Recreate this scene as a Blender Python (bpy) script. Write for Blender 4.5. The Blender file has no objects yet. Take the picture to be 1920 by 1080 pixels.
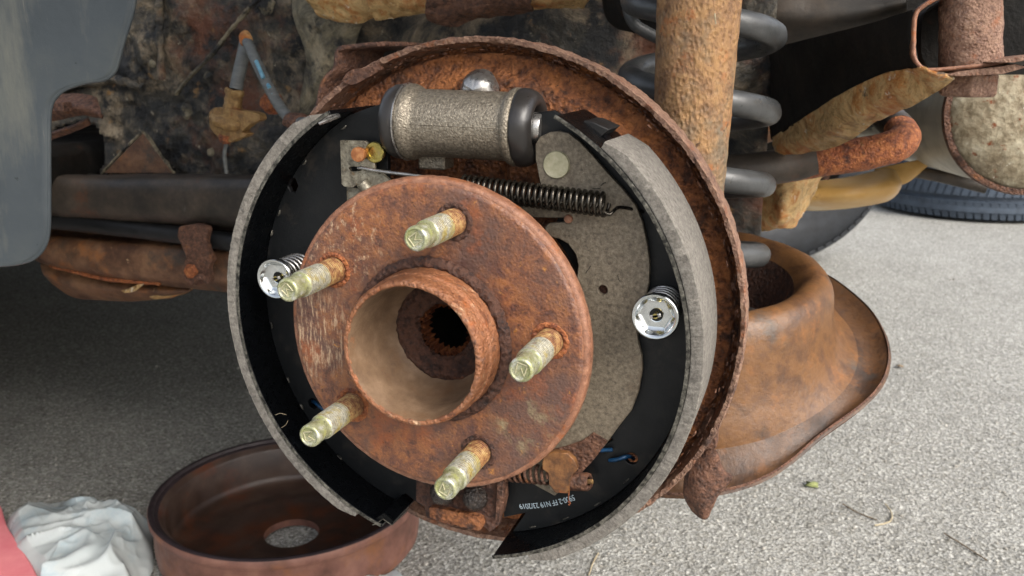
import bpy, bmesh, math, random
from mathutils import Vector, Matrix, noise
random.seed(7)
C = bpy.context.scene
COL = C.collection
PI = math.pi
V = Vector

# ------------------------------------------------------------------ camera
F_PX, YAW, PIT = 1688.0, .34157, .25996
CAM = V((.16679, -.35838, .12931))
FW = V((-math.sin(YAW)*math.cos(PIT), math.cos(YAW)*math.cos(PIT), -math.sin(PIT)))
RT = V((math.cos(YAW), math.sin(YAW), 0))
UP = RT.cross(FW)
cd = bpy.data.cameras.new('camera'); cam = bpy.data.objects.new('camera', cd); COL.objects.link(cam)
cd.sensor_width = 36; cd.lens = F_PX/1920*36; cd.clip_start = .01; cd.clip_end = 200
cam.matrix_world = Matrix(((RT.x, UP.x, -FW.x, CAM.x), (RT.y, UP.y, -FW.y, CAM.y), (RT.z, UP.z, -FW.z, CAM.z), (0, 0, 0, 1)))
cd.dof.use_dof = True; cd.dof.focus_distance = .40; cd.dof.aperture_fstop = 24
C.camera = cam

# ------------------------------------------------------------------ sky, sun, exposure
SUN_EL, SUN_AZ = math.radians(40), math.radians(120)      # azimuth measured clockwise from +Y
w = bpy.data.worlds.new('World'); C.world = w; w.use_nodes = True
nt = w.node_tree; bg = nt.nodes['Background']
sky = nt.nodes.new('ShaderNodeTexSky'); sky.sky_type = 'NISHITA'; sky.sun_disc = False
sky.sun_elevation = SUN_EL; sky.sun_rotation = SUN_AZ; sky.air_density = 1.0; sky.dust_density = 4.0; sky.ozone_density = 1.0
hs = nt.nodes.new('ShaderNodeHueSaturation'); hs.inputs['Saturation'].default_value = .45
nt.links.new(sky.outputs[0], hs.inputs['Color']); nt.links.new(hs.outputs[0], bg.inputs['Color'])
bg.inputs['Strength'].default_value = .11
sd = bpy.data.lights.new('sun', 'SUN'); sun = bpy.data.objects.new('sun', sd); COL.objects.link(sun)
sd.energy = 1.15; sd.angle = math.radians(30); sd.color = (1, .95, .88)
sdir = V((math.sin(SUN_AZ)*math.cos(SUN_EL), math.cos(SUN_AZ)*math.cos(SUN_EL), math.sin(SUN_EL)))
sun.rotation_euler = sdir.to_track_quat('Z', 'Y').to_euler()
C.view_settings.view_transform = 'Standard'; C.view_settings.look = 'None'
C.view_settings.exposure = 1.38; C.view_settings.gamma = 1
C.render.resolution_x, C.render.resolution_y = 1024, 576

# ------------------------------------------------------------------ helpers
def at(px, py, Y):                      # where the line of sight through a photo pixel meets the plane y = Y
    d = FW + RT*((px-960)/F_PX) - UP*((py-540)/F_PX)
    return CAM + d*((Y-CAM.y)/d.y)
def atz(px, py, Z):
    d = FW + RT*((px-960)/F_PX) - UP*((py-540)/F_PX)
    return CAM + d*((Z-CAM.z)/d.z)
def P(pts, Y=None):
    return [at(p[0], p[1], p[2] if len(p) > 2 else Y) for p in pts]

WL = {}
def empty(name, label, cat, loc, group=None):
    o = bpy.data.objects.new(name, None); COL.objects.link(o); o.location = loc
    o.empty_display_size = .01; WL[o.name] = V(loc)
    o['label'] = label; o['category'] = cat
    if group: o['group'] = group
    return o
def finish(bm, name, mat, parent=None, smooth=40, label=None, cat=None, group=None, kind=None, loc=None, bevel=0, solid=0, soff=0, recalc=True):
    """link a bmesh written in world metres as ONE object under parent"""
    if recalc: bmesh.ops.recalc_face_normals(bm, faces=bm.faces)
    base = WL[parent.name] if parent else V(loc or (0, 0, 0))
    if base.length: bmesh.ops.translate(bm, verts=bm.verts, vec=-base)
    th = math.radians(smooth)
    for f in bm.faces: f.smooth = smooth > 0
    for e in bm.edges:
        if len(e.link_faces) == 2:
            try: e.smooth = e.calc_face_angle() < th
            except ValueError: pass
    me = bpy.data.meshes.new(name); bm.to_mesh(me); bm.free()
    me.materials.append(mat)
    o = bpy.data.objects.new(name, me); COL.objects.link(o)
    WL[o.name] = base.copy()
    if parent: o.parent = parent
    else: o.location = base
    if label: o['label'] = label
    if cat: o['category'] = cat
    if group: o['group'] = group
    if kind: o['kind'] = kind
    if solid:
        m = o.modifiers.new('s', 'SOLIDIFY'); m.thickness = solid; m.offset = soff
    if bevel:
        m = o.modifiers.new('b', 'BEVEL'); m.width = bevel; m.segments = 2; m.limit_method = 'ANGLE'; m.angle_limit = math.radians(35)
        m.harden_normals = False
    return o
def nz(p, s, seed=0): return noise.noise(V(p)*s + V((seed*7.3, seed*3.1, seed*1.7)))
def fr(p, s, seed=0, oct=4):
    t = 0; a = 1; q = V(p)*s + V((seed*7.3, seed*3.1, seed*1.7))
    for k in range(oct):
        t += a*noise.noise(q); q = q*2.07; a *= .52
    return t
def rough_up(bm, amp, s, seed=0, oct=3, sel=None):
    bm.normal_update()
    mv = [(v, v.normal*(amp*fr(v.co, s, seed, oct))) for v in bm.verts if sel is None or sel(v.co)]
    for v, d in mv: v.co += d
    return bm
def ring_mesh(bm, rings, closed_u=True, cap0=False, cap1=False, closed_v=False):
    R = [[bm.verts.new(p) for p in r] for r in rings]
    n = len(R[0]); m = len(R)
    for i in range(m if closed_v else m-1):
        a = R[i]; b = R[(i+1) % m]
        for j in range(n if closed_u else n-1):
            k = (j+1) % n
            bm.faces.new((a[j], a[k], b[k], b[j]))
    if cap0: bm.faces.new(list(reversed(R[0])))
    if cap1: bm.faces.new(R[-1])
    return bm
def frame(ax):
    ax = V(ax).normalized()
    t = V((0, 0, 1)) if abs(ax.z) < .9 else V((1, 0, 0))
    u = t.cross(ax).normalized(); v = ax.cross(u)
    return ax, u, v
def lathe(prof, c, ax=(0, 1, 0), seg=64, cap0=False, cap1=False, bm=None, wob=None, closed=False, sc=1):
    """prof: (radius, distance along ax)"""
    bm = bm or bmesh.new(); ax, u, v = frame(ax); c = V(c)
    rings = []
    for r, h in prof:
        ring = []
        for k in range(seg):
            a = 2*PI*k/seg; rr = sc*r*(1+(wob(a, h) if wob else 0))
            ring.append(c + ax*h + (u*math.cos(a) + v*math.sin(a))*rr)
        rings.append(ring)
    return ring_mesh(bm, rings, True, cap0, cap1, closed)
def tube(path, r, seg=12, cap=True, bm=None, flat=None):
    bm = bm or bmesh.new(); path = [V(p) for p in path]; n = len(path)
    rad = r if isinstance(r, (list, tuple)) else [r]*n
    rings = []; pu = None
    for i, p in enumerate(path):
        t = (path[min(i+1, n-1)] - path[max(i-1, 0)]).normalized()
        if pu is None: _, u, v = frame(t)
        else:
            u = (pu - t*pu.dot(t)).normalized(); v = t.cross(u)
        pu = u
        rings.append([p + (u*math.cos(2*PI*k/seg) + v*math.sin(2*PI*k/seg))*rad[i] for k in range(seg)])
    return ring_mesh(bm, rings, True, cap, cap)
def spline(pts, n=8):
    pts = [V(p) for p in pts]; out = []
    for i in range(len(pts)-1):
        p0 = pts[max(i-1, 0)]; p1 = pts[i]; p2 = pts[i+1]; p3 = pts[min(i+2, len(pts)-1)]
        for k in range(n):
            t = k/n
            out.append(.5*((2*p1) + (p2-p0)*t + (2*p0-5*p1+4*p2-p3)*t*t + (3*p1-p0-3*p2+p3)*t**3))
    out.append(pts[-1]); return out
def helix(c, ax, r, length, turns, per=16, r1=None, ph=0):
    ax, u, v = frame(ax); n = int(turns*per); c = V(c); out = []
    for i in range(n+1):
        t = i/n; a = ph+2*PI*turns*t; rr = r if r1 is None else r+(r1-r)*t
        out.append(c + ax*(length*t) + (u*math.cos(a)+v*math.sin(a))*rr)
    return out
def arc(section, a0, a1, n, c=(0, 0), wob=None):
    """sweep a closed (radius, y) section round the hub axis; angles in degrees"""
    bm = bmesh.new(); full = abs(a1-a0) >= 360
    rings = []
    for i in range(n if full else n+1):
        a = math.radians(a0+(a1-a0)*i/n); ring = []
        for k, (r, y) in enumerate(section):
            rr = r + (wob(a, k) if wob else 0)
            ring.append(V((c[0]+rr*math.cos(a), y, c[1]+rr*math.sin(a))))
        rings.append(ring)
    return ring_mesh(bm, rings, True, not full, not full, full)
def plate(outline, holes, thick, dirv=(0, 1, 0), bm=None):
    """flat plate from 3-D outlines, holes cut through, extruded by thick along dirv"""
    bm = bm or bmesh.new(); edges = []; vs0 = []
    for loop in [outline]+list(holes):
        vs = [bm.verts.new(p) for p in loop]; vs0 += vs
        for i in range(len(vs)): edges.append(bm.edges.new((vs[i], vs[(i+1) % len(vs)])))
    r = bmesh.ops.triangle_fill(bm, edges=edges, use_beauty=True, use_dissolve=False)
    fs = [g for g in r['geom'] if isinstance(g, bmesh.types.BMFace)]
    ex = bmesh.ops.extrude_face_region(bm, geom=fs, use_keep_orig=True)
    nv = [g for g in ex['geom'] if isinstance(g, bmesh.types.BMVert)]
    bmesh.ops.translate(bm, verts=nv, vec=V(dirv)*thick)
    return bm
def circle(c, r, n=24, ax=(0, 1, 0), sx=1, rot=0):
    ax, u, v = frame(ax); c = V(c)
    return [c + u*math.cos(2*PI*k/n+rot)*r*sx + v*math.sin(2*PI*k/n+rot)*r for k in range(n)]
def rnd(pts, n=4, k=.35):               # round the corners of a closed outline
    out = []; m = len(pts); pts = [V(p) for p in pts]
    for i in range(m):
        a, b, c = pts[i-1], pts[i], pts[(i+1) % m]
        p = b+(a-b)*k; q = b+(c-b)*k
        for j in range(n+1):
            t = j/n; out.append(p*(1-t)**2 + b*2*t*(1-t) + q*t*t)
    return out
def box(c, s, bm=None, rot=None):
    bm = bm or bmesh.new(); r = bmesh.ops.create_cube(bm, size=1)
    for v in r['verts']:
        p = V((v.co.x*s[0], v.co.y*s[1], v.co.z*s[2]))
        if rot: p = rot @ p
        v.co = p + V(c)
    return bm
def loft(rows, sub=6, bm=None, wave=None):
    """smooth sheet through polylines of equal length"""
    rr = [spline(r, sub) for r in rows]; cols = len(rr[0]); full = []
    tmp = [spline([r[j] for r in rr], sub) for j in range(cols)]
    for i in range(len(tmp[0])): full.append([tmp[j][i] for j in range(cols)])
    bm = bm or bmesh.new(); ring_mesh(bm, full, False)
    return bm
def ball(c, r, s=(1, 1, 1), sub=2, bm=None):
    bm = bm or bmesh.new(); q = bmesh.ops.create_icosphere(bm, subdivisions=sub, radius=1)
    for v in q['verts']: v.co = V((v.co.x*r*s[0], v.co.y*r*s[1], v.co.z*r*s[2])) + V(c)
    return bm

# ------------------------------------------------------------------ materials
def hexc(h, k=1.0):
    h = h.lstrip('#'); o = []
    for i in (0, 2, 4):
        c = int(h[i:i+2], 16)/255; c = c/12.92 if c <= .04045 else ((c+.055)/1.055)**2.4
        o.append(min(1, c*k))
    return (*o, 1)
def mat(name, stops, sc=60, detail=8, nrough=.65, rough=.7, rvar=.15, metal=0, bump=.3, bsc=500, bdist=.0006, patches=(), stretch=(1, 1, 1), pits=0, psc=300, coat=0, dist=0, spec=.5, trans=0, bands=None):
    m = bpy.data.materials.new(name); m.use_nodes = True; t = m.node_tree; N = t.nodes; L = t.links
    b = N['Principled BSDF']
    tc = N.new('ShaderNodeTexCoord'); mp = N.new('ShaderNodeMapping'); mp.inputs['Scale'].default_value = stretch
    L.new(tc.outputs['Object'], mp.inputs['Vector'])
    def NZ(s, d=8, r=.65, seed=0, vec=None, di=0):
        n = N.new('ShaderNodeTexNoise'); n.noise_dimensions = '4D'; n.inputs['Scale'].default_value = s; n.inputs['Detail'].default_value = d
        n.inputs['Roughness'].default_value = r; n.inputs['W'].default_value = seed*3.7; n.inputs['Distortion'].default_value = di
        L.new(vec or mp.outputs[0], n.inputs['Vector']); return n.outputs['Fac']
    def RAMP(f, st):
        r = N.new('ShaderNodeValToRGB'); e = r.color_ramp.elements
        while len(e) < len(st): e.new(.5)
        for q, (p, c) in zip(e, st): q.position = p; q.color = hexc(c) if isinstance(c, str) else c
        L.new(f, r.inputs[0]); return r.outputs[0]
    def MR(f, a, bb, c=0, d=1):
        r = N.new('ShaderNodeMapRange'); r.inputs[1].default_value = a; r.inputs[2].default_value = bb; r.inputs[3].default_value = c; r.inputs[4].default_value = d
        L.new(f, r.inputs[0]); return r.outputs[0]
    n1 = NZ(sc, detail, nrough, 1, di=dist)
    col = RAMP(n1, stops)
    for i, pt in enumerate(patches):
        c, s, lo, hi = pt[:4]
        vec = tc.outputs['Object'] if len(pt) < 5 else None
        if len(pt) > 4:
            m2 = N.new('ShaderNodeMapping'); m2.inputs['Scale'].default_value = pt[4]; L.new(tc.outputs['Object'], m2.inputs['Vector']); vec = m2.outputs[0]
        f = MR(NZ(s, 8, .7, 5+i, vec), lo, hi)
        if len(pt) > 5:
            vm = N.new('ShaderNodeVectorMath'); vm.operation = 'DISTANCE'; L.new(tc.outputs['Object'], vm.inputs[0]); vm.inputs[1].default_value = pt[5][:3]
            mk = MR(vm.outputs['Value'], pt[5][3], pt[5][3]*.5); mu = N.new('ShaderNodeMath'); mu.operation = 'MULTIPLY'; L.new(f, mu.inputs[0]); L.new(mk, mu.inputs[1]); f = mu.outputs[0]
        mx = N.new('ShaderNodeMix'); mx.data_type = 'RGBA'; L.new(f, mx.inputs[0]); L.new(col, mx.inputs[6]); mx.inputs[7].default_value = hexc(c) if isinstance(c, str) else c
        col = mx.outputs[2]
    h = NZ(bsc, 6, .7, 2)
    if pits:
        vo = N.new('ShaderNodeTexVoronoi'); vo.inputs['Scale'].default_value = psc; L.new(mp.outputs[0], vo.inputs['Vector'])
        pm = MR(vo.outputs['Distance'], 0, .6); 
        ad = N.new('ShaderNodeMath'); ad.operation = 'MULTIPLY_ADD'; L.new(pm, ad.inputs[0]); ad.inputs[1].default_value = pits; L.new(h, ad.inputs[2]); h = ad.outputs[0]
    ad = N.new('ShaderNodeMath'); ad.operation = 'MULTIPLY_ADD'; L.new(n1, ad.inputs[0]); ad.inputs[1].default_value = 1.2; L.new(h, ad.inputs[2]); h = ad.outputs[0]
    bp = N.new('ShaderNodeBump'); bp.inputs['Strength'].default_value = bump; bp.inputs['Distance'].default_value = bdist
    L.new(h, bp.inputs['Height']); L.new(bp.outputs[0], b.inputs['Normal'])
    L.new(col, b.inputs['Base Color'])
    L.new(MR(NZ(sc*1.7, 5, .6, 3), .3, .7, max(.03, rough-rvar), min(1, rough+rvar)), b.inputs['Roughness'])
    b.inputs['Metallic'].default_value = metal; b.inputs['Specular IOR Level'].default_value = spec
    if coat: b.inputs['Coat Weight'].default_value = coat
    if trans: b.inputs['Subsurface Weight'].default_value = trans; b.inputs['Subsurface Radius'].default_value = (.02, .02, .02)
    return m
RUST = mat('rust_flange', [(.28, '#3d2620'), (.42, '#6b3d26'), (.52, '#8a5233'), (.63, '#a8703f'), (.78, '#5f4038')], 34, rough=.62, bump=.45, bsc=900,
    patches=[('#a25a30', 26, .58, .72), ('#5a4034', 45, .56, .7), ('#c39a6a', 190, .66, .74), ('#2f211e', 260, .66, .72)], pits=.25, psc=700)
RUST_FACE = mat('rust_face', [(.30, '#32211c'), (.41, '#5c3b2d'), (.49, '#7b4e35'), (.57, '#935f39'), (.66, '#664437'), (.75, '#a77242')], 140, detail=12, nrough=.75, rough=.42, rvar=.18, bump=.55, bsc=520, bdist=.0009, spec=.5, dist=.5,
    patches=[('#5c443b', 18, .45, .60), ('#95522c', 30, .54, .68), ('#523630', 70, .55, .66), ('#b07838', 190, .60, .68), ('#271917', 230, .60, .67), ('#c9a888', 520, .69, .75), ('#b89a7c', 620, .50, .60, (1, 1, .16), (-.062, 0, -.004, .028)), ('#b89a7c', 620, .54, .64, (.5, 1, .3), (-.045, 0, .045, .028)), ('#85785c', 60, .50, .62, (1, 1, 1), (.045, 0, -.035, .018))], pits=.4, psc=620)
FRIM = mat('flange_rim_rust', [(.32, '#563a2d'), (.46, '#7f5641'), (.58, '#976b52'), (.7, '#ac8266')], 260, detail=12, nrough=.76, rough=.42, rvar=.15, bump=.6, bsc=600, bdist=.0009, patches=[('#cdb199', 380, .65, .70), ('#955428', 70, .56, .67), ('#4a3026', 90, .58, .69)])
RUST_RIM = mat('rust_rim', [(.32, '#4c352b'), (.44, '#735444'), (.54, '#8d6d59'), (.66, '#a5856e')], 300, detail=12, nrough=.76, rough=.55, bump=.9, bsc=450, bdist=.0013, patches=[('#c2a48c', 420, .63, .69), ('#8a5230', 80, .55, .65), ('#46312a', 60, .56, .66)], pits=.5, psc=600)
RUST_ORANGE = mat('rust_orange', [(.30, '#40221a'), (.42, '#6e3c24'), (.52, '#96562f'), (.62, '#b3713f'), (.74, '#5f3a2a')], 190, detail=12, nrough=.74, rough=.66, bump=.9, bsc=420, bdist=.0014, dist=.3,
    patches=[('#c9a06c', 110, .60, .70), ('#3b211a', 70, .56, .66), ('#a5552a', 30, .56, .68)], pits=.6, psc=520)
TUBE_M = mat('tube_rust_sheen', [(.30, '#4d3226'), (.42, '#764a32'), (.52, '#93603f'), (.64, '#705040'), (.76, '#ab8464')], 170, detail=12, nrough=.76, rough=.42, rvar=.15, metal=.1, bump=.8, bsc=420, bdist=.0011, dist=.4,
    patches=[('#c8a684', 120, .58, .67, (1, 3, 1)), ('#54382c', 80, .58, .67), ('#a0582a', 40, .55, .66), ('#33221c', 300, .65, .70)], pits=.6, psc=560)
RUST_BACK = mat('rust_backing', [(.30, '#24170f'), (.41, '#4d2d1d'), (.50, '#7c4a29'), (.60, '#a0653a'), (.70, '#4a3022'), (.78, '#c08a50')], 130, detail=12, nrough=.76, rough=.6, rvar=.2, bump=1, bsc=300, bdist=.0022, dist=.5,
    patches=[('#2b1d17', 30, .54, .64), ('#b5703a', 24, .54, .66), ('#d9ad66', 500, .67, .72), ('#170e0c', 190, .63, .69)], pits=.8, psc=380)
RUST_DARK = mat('rust_dark', [(.3, '#120c0b'), (.43, '#33201a'), (.54, '#5a3a2b'), (.66, '#2f2320'), (.78, '#8a5a38')], 190, detail=12, nrough=.76, rough=.62, bump=1, bsc=330, bdist=.0018, patches=[('#8a4f2c', 70, .60, .70)], pits=.8, psc=330)
TAN_D = mat('tan_rust_shaded', [(.30, '#2a1e16'), (.43, '#422d1e'), (.54, '#573c25'), (.66, '#432f22'), (.78, '#66492c')], 50, detail=12, nrough=.72, rough=.5, rvar=.12, bump=.6, bsc=300, bdist=.0010, patches=[('#3a3835', 24, .55, .68), ('#6a4424', 60, .56, .68), ('#211812', 16, .54, .66)])  # brim rust, darker than the pan, with its shadow put into the colour
RUST_BROWN = mat('rust_brown', [(.3, '#23170f'), (.44, '#472e22'), (.55, '#694735'), (.66, '#845f49'), (.78, '#4d3529')], 230, detail=12, nrough=.75, rough=.6, bump=.9, bsc=400, bdist=.0014, patches=[('#8a562c', 70, .56, .68), ('#b5957c', 480, .67, .73)], pits=.6, psc=450)
BORE = mat('bore_dust', [(.3, '#5a4636'), (.5, '#705a46'), (.7, '#866e58')], 110, detail=12, nrough=.72, rough=.46, bump=.35, bsc=500, bdist=.0007, patches=[('#6c4f36', 40, .52, .70), ('#865c40', 120, .62, .70), ('#493a2e', 260, .62, .70)], spec=.4)
SHOCK = mat('shock_rust', [(.28, '#44301f'), (.39, '#705034'), (.49, '#906c48'), (.58, '#a27c50'), (.68, '#765030'), (.78, '#b8966a')], 120, detail=12, nrough=.75, rough=.58, rvar=.2, bump=.9, bsc=420, bdist=.0014, stretch=(1, 1, .75), dist=.5,
    patches=[('#6f6350', 18, .50, .62), ('#a0602e', 60, .56, .66), ('#dcb98c', 300, .65, .71), ('#42291a', 170, .61, .68)], pits=.7, psc=420)
TAN = mat('tan_rust', [(.30, '#3a281b'), (.43, '#573b25'), (.54, '#6e4c2c'), (.66, '#563b28'), (.78, '#7c5c36')], 50, detail=12, nrough=.72, rough=.42, rvar=.12, bump=.5, bsc=300, bdist=.0010, patches=[('#4a4843', 24, .55, .68), ('#80532a', 60, .55, .68), ('#2b1f17', 14, .55, .68), ('#54311c', 220, .62, .70), ('#a07e4e', 400, .68, .74)])
CRUST = mat('crusty_undercoat', [(.3, '#6b4a2a'), (.41, '#ab844f'), (.52, '#dcb980'), (.62, '#c07c34'), (.74, '#ead9b4')], 55, detail=12, nrough=.75, rough=.5, bump=1, bsc=150, bdist=.004, dist=1.0, patches=[('#bd6a24', 22, .50, .62), ('#544a3e', 60, .60, .67), ('#efe6d0', 130, .60, .66)], pits=.5, psc=120)
BODY = mat('stained_black_body', [(.3, '#101111'), (.43, '#232321'), (.51, '#4a4439'), (.59, '#857660'), (.72, '#b8a98e')], 16, detail=12, nrough=.74, rough=.45, rvar=.2, bump=1, bsc=110, bdist=.005, dist=.9,
    patches=[('#5e3620', 9, .50, .60), ('#b8ae98', 90, .62, .68), ('#141516', 20, .50, .57), ('#96703e', 40, .60, .68)], pits=.5, psc=80)
BODY_BEIGE = mat('beige_crust_body', [(.3, '#1d1c19'), (.42, '#4a4438'), (.52, '#807760'), (.63, '#b0a185'), (.78, '#655540')], 22, detail=12, nrough=.75, rough=.5, bump=1, bsc=90, bdist=.006, dist=1.4, patches=[('#a87034', 18, .58, .68), ('#1e1e1c', 22, .51, .58)], pits=.4, psc=90)
BLACK = mat('black_shoe_paint', [(.3, '#020304'), (.6, '#050608'), (.8, '#0a0b0c')], 200, rough=.30, rvar=.1, bump=.3, bsc=1100, bdist=.0004, patches=[('#3c434a', 900, .70, .74), ('#15181c', 30, .58, .7), ('#5a564e', 420, .75, .79)], spec=.22)
WEB_M = mat('black_web_paint', [(.3, '#080a0c'), (.6, '#0f1113'), (.8, '#181818')], 120, detail=10, rough=.45, rvar=.12, bump=.3, bsc=900, bdist=.0004, patches=[('#3a3f46', 900, .67, .73), ('#2b2723', 45, .54, .68), ('#3f3a33', 160, .68, .76, (1, 1, .3)), ('#5a564e', 420, .76, .79)], spec=.35)
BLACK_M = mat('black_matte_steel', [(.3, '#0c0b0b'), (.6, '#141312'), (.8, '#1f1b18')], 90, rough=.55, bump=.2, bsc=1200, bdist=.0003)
EDGE = mat('bare_edge', [(.4, '#2a2926'), (.55, '#66635b'), (.7, '#928e83')], 400, rough=.4, metal=.6, bump=.3, bsc=1500)
LINING = mat('friction_lining', [(.36, '#4d4943'), (.47, '#67625b'), (.54, '#79746c'), (.66, '#8b867d')], 420, detail=12, nrough=.8, rough=.75, bump=.7, bsc=800, bdist=.0007, patches=[('#bdb798', 900, .69, .73), ('#524d46', 60, .58, .72)])
LEVER = mat('lever_steel', [(.34, '#4f4639'), (.45, '#6a6052'), (.53, '#7f7463'), (.64, '#958a77')], 520, detail=10, nrough=.8, rough=.42, rvar=.12, metal=.25, bump=.55, bsc=700, bdist=.0006, patches=[('#5d4936', 22, .56, .74), ('#aa9f8b', 800, .64, .70), ('#463b2f', 40, .58, .74)])
LEVER_D = mat('lever_steel_stained', [(.32, '#3e3a32'), (.46, '#6b6558'), (.56, '#8d8777'), (.68, '#a9a494')], 220, detail=12, nrough=.76, rough=.36, metal=.45, bump=.5, bsc=900, bdist=.0006, patches=[('#7a5c36', 120, .56, .67), ('#d2cdbd', 500, .66, .72)])
CAST = mat('cast_iron_new', [(.34, '#665e52'), (.46, '#7c7365'), (.56, '#918878'), (.68, '#a69c8b')], 800, detail=5, rough=.36, metal=.55, bump=.55, bsc=800, bdist=.0006, pits=.6, psc=950)
RUBBER = mat('boot_rubber', [(.3, '#232120'), (.6, '#302d2b'), (.8, '#48423c')], 40, detail=10, rough=.38, rvar=.12, bump=.2, bsc=600, bdist=.0004, patches=[('#5c5246', 60, .60, .76), ('#7a7064', 500, .70, .75)])
RUBBER_K = mat('black_rubber', [(.4, '#121314'), (.7, '#1d1e20')], 30, rough=.5, bump=.1, bsc=900)
SPRING = mat('spring_black', [(.3, '#2a2620'), (.6, '#4c4740'), (.8, '#857e72')], 300, rough=.2, metal=.85, bump=.2, bsc=1200, patches=[('#a29b8c', 500, .62, .72)])
ZINC = mat('zinc_plate', [(.3, '#b9bcbc'), (.6, '#dfe2e2'), (.8, '#cfd8dc')], 120, rough=.16, rvar=.06, metal=1, bump=.06, bsc=700)
ZINC_W = mat('zinc_wire', [(.3, '#8d8a86'), (.6, '#b5b2ae'), (.8, '#cfc9c2')], 200, rough=.3, metal=.9, bump=.1, bsc=900)
YZINC = mat('yellow_zinc', [(.3, '#8a7a40'), (.5, '#b8a860'), (.7, '#9a8a78')], 160, rough=.25, metal=.9, bump=.15, bsc=900)
COPPER = mat('coppery_pin', [(.3, '#7a4a30'), (.5, '#a86c44'), (.7, '#c49060')], 320, rough=.45, metal=.5, bump=.3, bsc=1200)
PINH = mat('pin_head', [(.3, '#9a9478'), (.5, '#b4ae90'), (.7, '#c8c2a8')], 220, rough=.5, metal=.3, bump=.2, bsc=1200, patches=[('#8a7a50', 400, .66, .74)])
STUD = mat('stud_thread', [(.3, '#57544a'), (.45, '#858173'), (.58, '#a5a190'), (.7, '#bcb8a6')], 500, detail=10, nrough=.75, rough=.4, metal=.3, bump=.5, bsc=900, patches=[('#9a8a4e', 120, .5, .62), ('#6e4428', 240, .58, .68), ('#3f3a32', 300, .6, .7)])
STUD_R = mat('stud_thread_rusty', [(.3, '#4a2a18'), (.44, '#7d5030'), (.55, '#a3804e'), (.68, '#b0a578')], 260, detail=10, nrough=.75, rough=.55, metal=.1, bump=.6, bsc=900, patches=[('#5e321c', 140, .54, .66)])
LIME = mat('lime_chromate', [(.3, '#77785a'), (.5, '#9c9d78'), (.66, '#b8b8a0')], 260, detail=8, rough=.3, metal=.45, bump=.2, bsc=900, patches=[('#bdbdb2', 200, .52, .62), ('#a5a86a', 120, .54, .64), ('#5c5a44', 300, .62, .70)])
COIL = mat('coil_paint', [(.3, '#303131'), (.6, '#484949'), (.8, '#605f5b')], 60, detail=12, nrough=.75, rough=.36, rvar=.12, bump=.4, bsc=400, patches=[('#7a6c56', 120, .60, .72), ('#a09276', 500, .67, .72)], coat=.1)
LINER = mat('liner_plastic', [(.3, '#2b3135'), (.5, '#383e42'), (.7, '#494d4b')], 9, detail=10, rough=.40, bump=.25, bsc=300, patches=[('#5f5f57', 18, .50, .66, (1, 1, .2)), ('#1f2427', 130, .64, .70), ('#77695a', 60, .72, .78), ('#7c7f80', 420, .70, .74), ('#77746a', 60, .62, .70, (3, 1, .12))])
STEEL_SMEAR = mat('greyed_steel_beam', [(.3, '#151310'), (.45, '#2b2722'), (.58, '#453c33'), (.72, '#5c4f42')], 14, detail=12, nrough=.75, rough=.5, bump=.4, bsc=260, bdist=.001, patches=[('#5e3a26', 20, .56, .68), ('#6a6862', 30, .60, .72), ('#8a7a62', 200, .68, .74)])
RUST_SMEAR = mat('rusty_shield', [(.3, '#2c1f18'), (.45, '#573c2b'), (.58, '#7a5a42'), (.72, '#8a6848')], 26, detail=12, nrough=.75, rough=.5, bump=.6, bsc=200, bdist=.0015, patches=[('#925e34', 26, .54, .66), ('#3b3833', 14, .52, .62), ('#c2a27c', 120, .64, .70)])
DIRTY_BLACK = mat('dirty_black', [(.3, '#080706'), (.5, '#12100d'), (.66, '#221b15'), (.8, '#3a2b20')], 24, detail=12, nrough=.76, rough=.6, bump=.6, bsc=140, bdist=.0015, spec=.25, patches=[('#44291a', 40, .60, .70), ('#6a5a48', 160, .68, .73)])
TABM = mat('ochre_brown_rust', [(.3, '#38261a'), (.44, '#5c3d25'), (.56, '#7c5430'), (.7, '#946c42')], 120, detail=12, nrough=.7, rough=.5, bump=.5, bsc=500, bdist=.0008, patches=[('#8a4a22', 60, .54, .66), ('#b39468', 500, .69, .74)])
BRASS = mat('corroded_fitting', [(.3, '#4f3a22'), (.44, '#7a5c36'), (.56, '#9a7a4a'), (.7, '#b09468')], 160, detail=10, nrough=.75, rough=.6, bump=.8, bsc=400, bdist=.0012, patches=[('#7d4824', 90, .54, .66)])
HOSE = mat('grey_hose', [(.3, '#4d504f'), (.6, '#6a6c6a')], 80, rough=.6, bump=.3, bsc=900, stretch=(1, 1, 4))
BLUE = mat('blue_paint', [(.3, '#0a2236'), (.6, '#124064'), (.8, '#25608c')], 200, rough=.35, bump=.1, bsc=900)
BLUE_P = mat('pale_blue_mark', [(.4, '#5f8fa8'), (.7, '#7fb0c4')], 200, rough=.5, bump=.1)
WHITE_P = mat('stamped_ink', [(.4, '#9fb0ba'), (.7, '#c2d2da')], 800, rough=.5, bump=.1)
MUFF = mat('muffler_alloy', [(.3, '#8b867a'), (.5, '#a8a396'), (.7, '#beb9aa')], 24, rough=.5, metal=.3, bump=.4, bsc=300, patches=[('#6a5440', 30, .6, .72), ('#d6d2c6', 120, .6, .68)])
MUFF_CAP = mat('muffler_cap_rust', [(.3, '#4f4132'), (.45, '#857860'), (.58, '#aca28a'), (.74, '#d0c9b4')], 70, detail=12, nrough=.75, rough=.6, metal=.2, bump=.8, bsc=200, bdist=.0015, patches=[('#7a4424', 110, .58, .64), ('#5a4a3a', 30, .54, .66), ('#dcd6c6', 200, .62, .67)], pits=.5, psc=160)
OCHRE = mat('ochre_shield', [(.3, '#a67c42'), (.5, '#c69a56'), (.7, '#d2b078')], 12, detail=10, rough=.45, bump=.25, bsc=200, patches=[('#cdbb94', 10, .50, .66), ('#8a5a2c', 60, .62, .72)])
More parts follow.
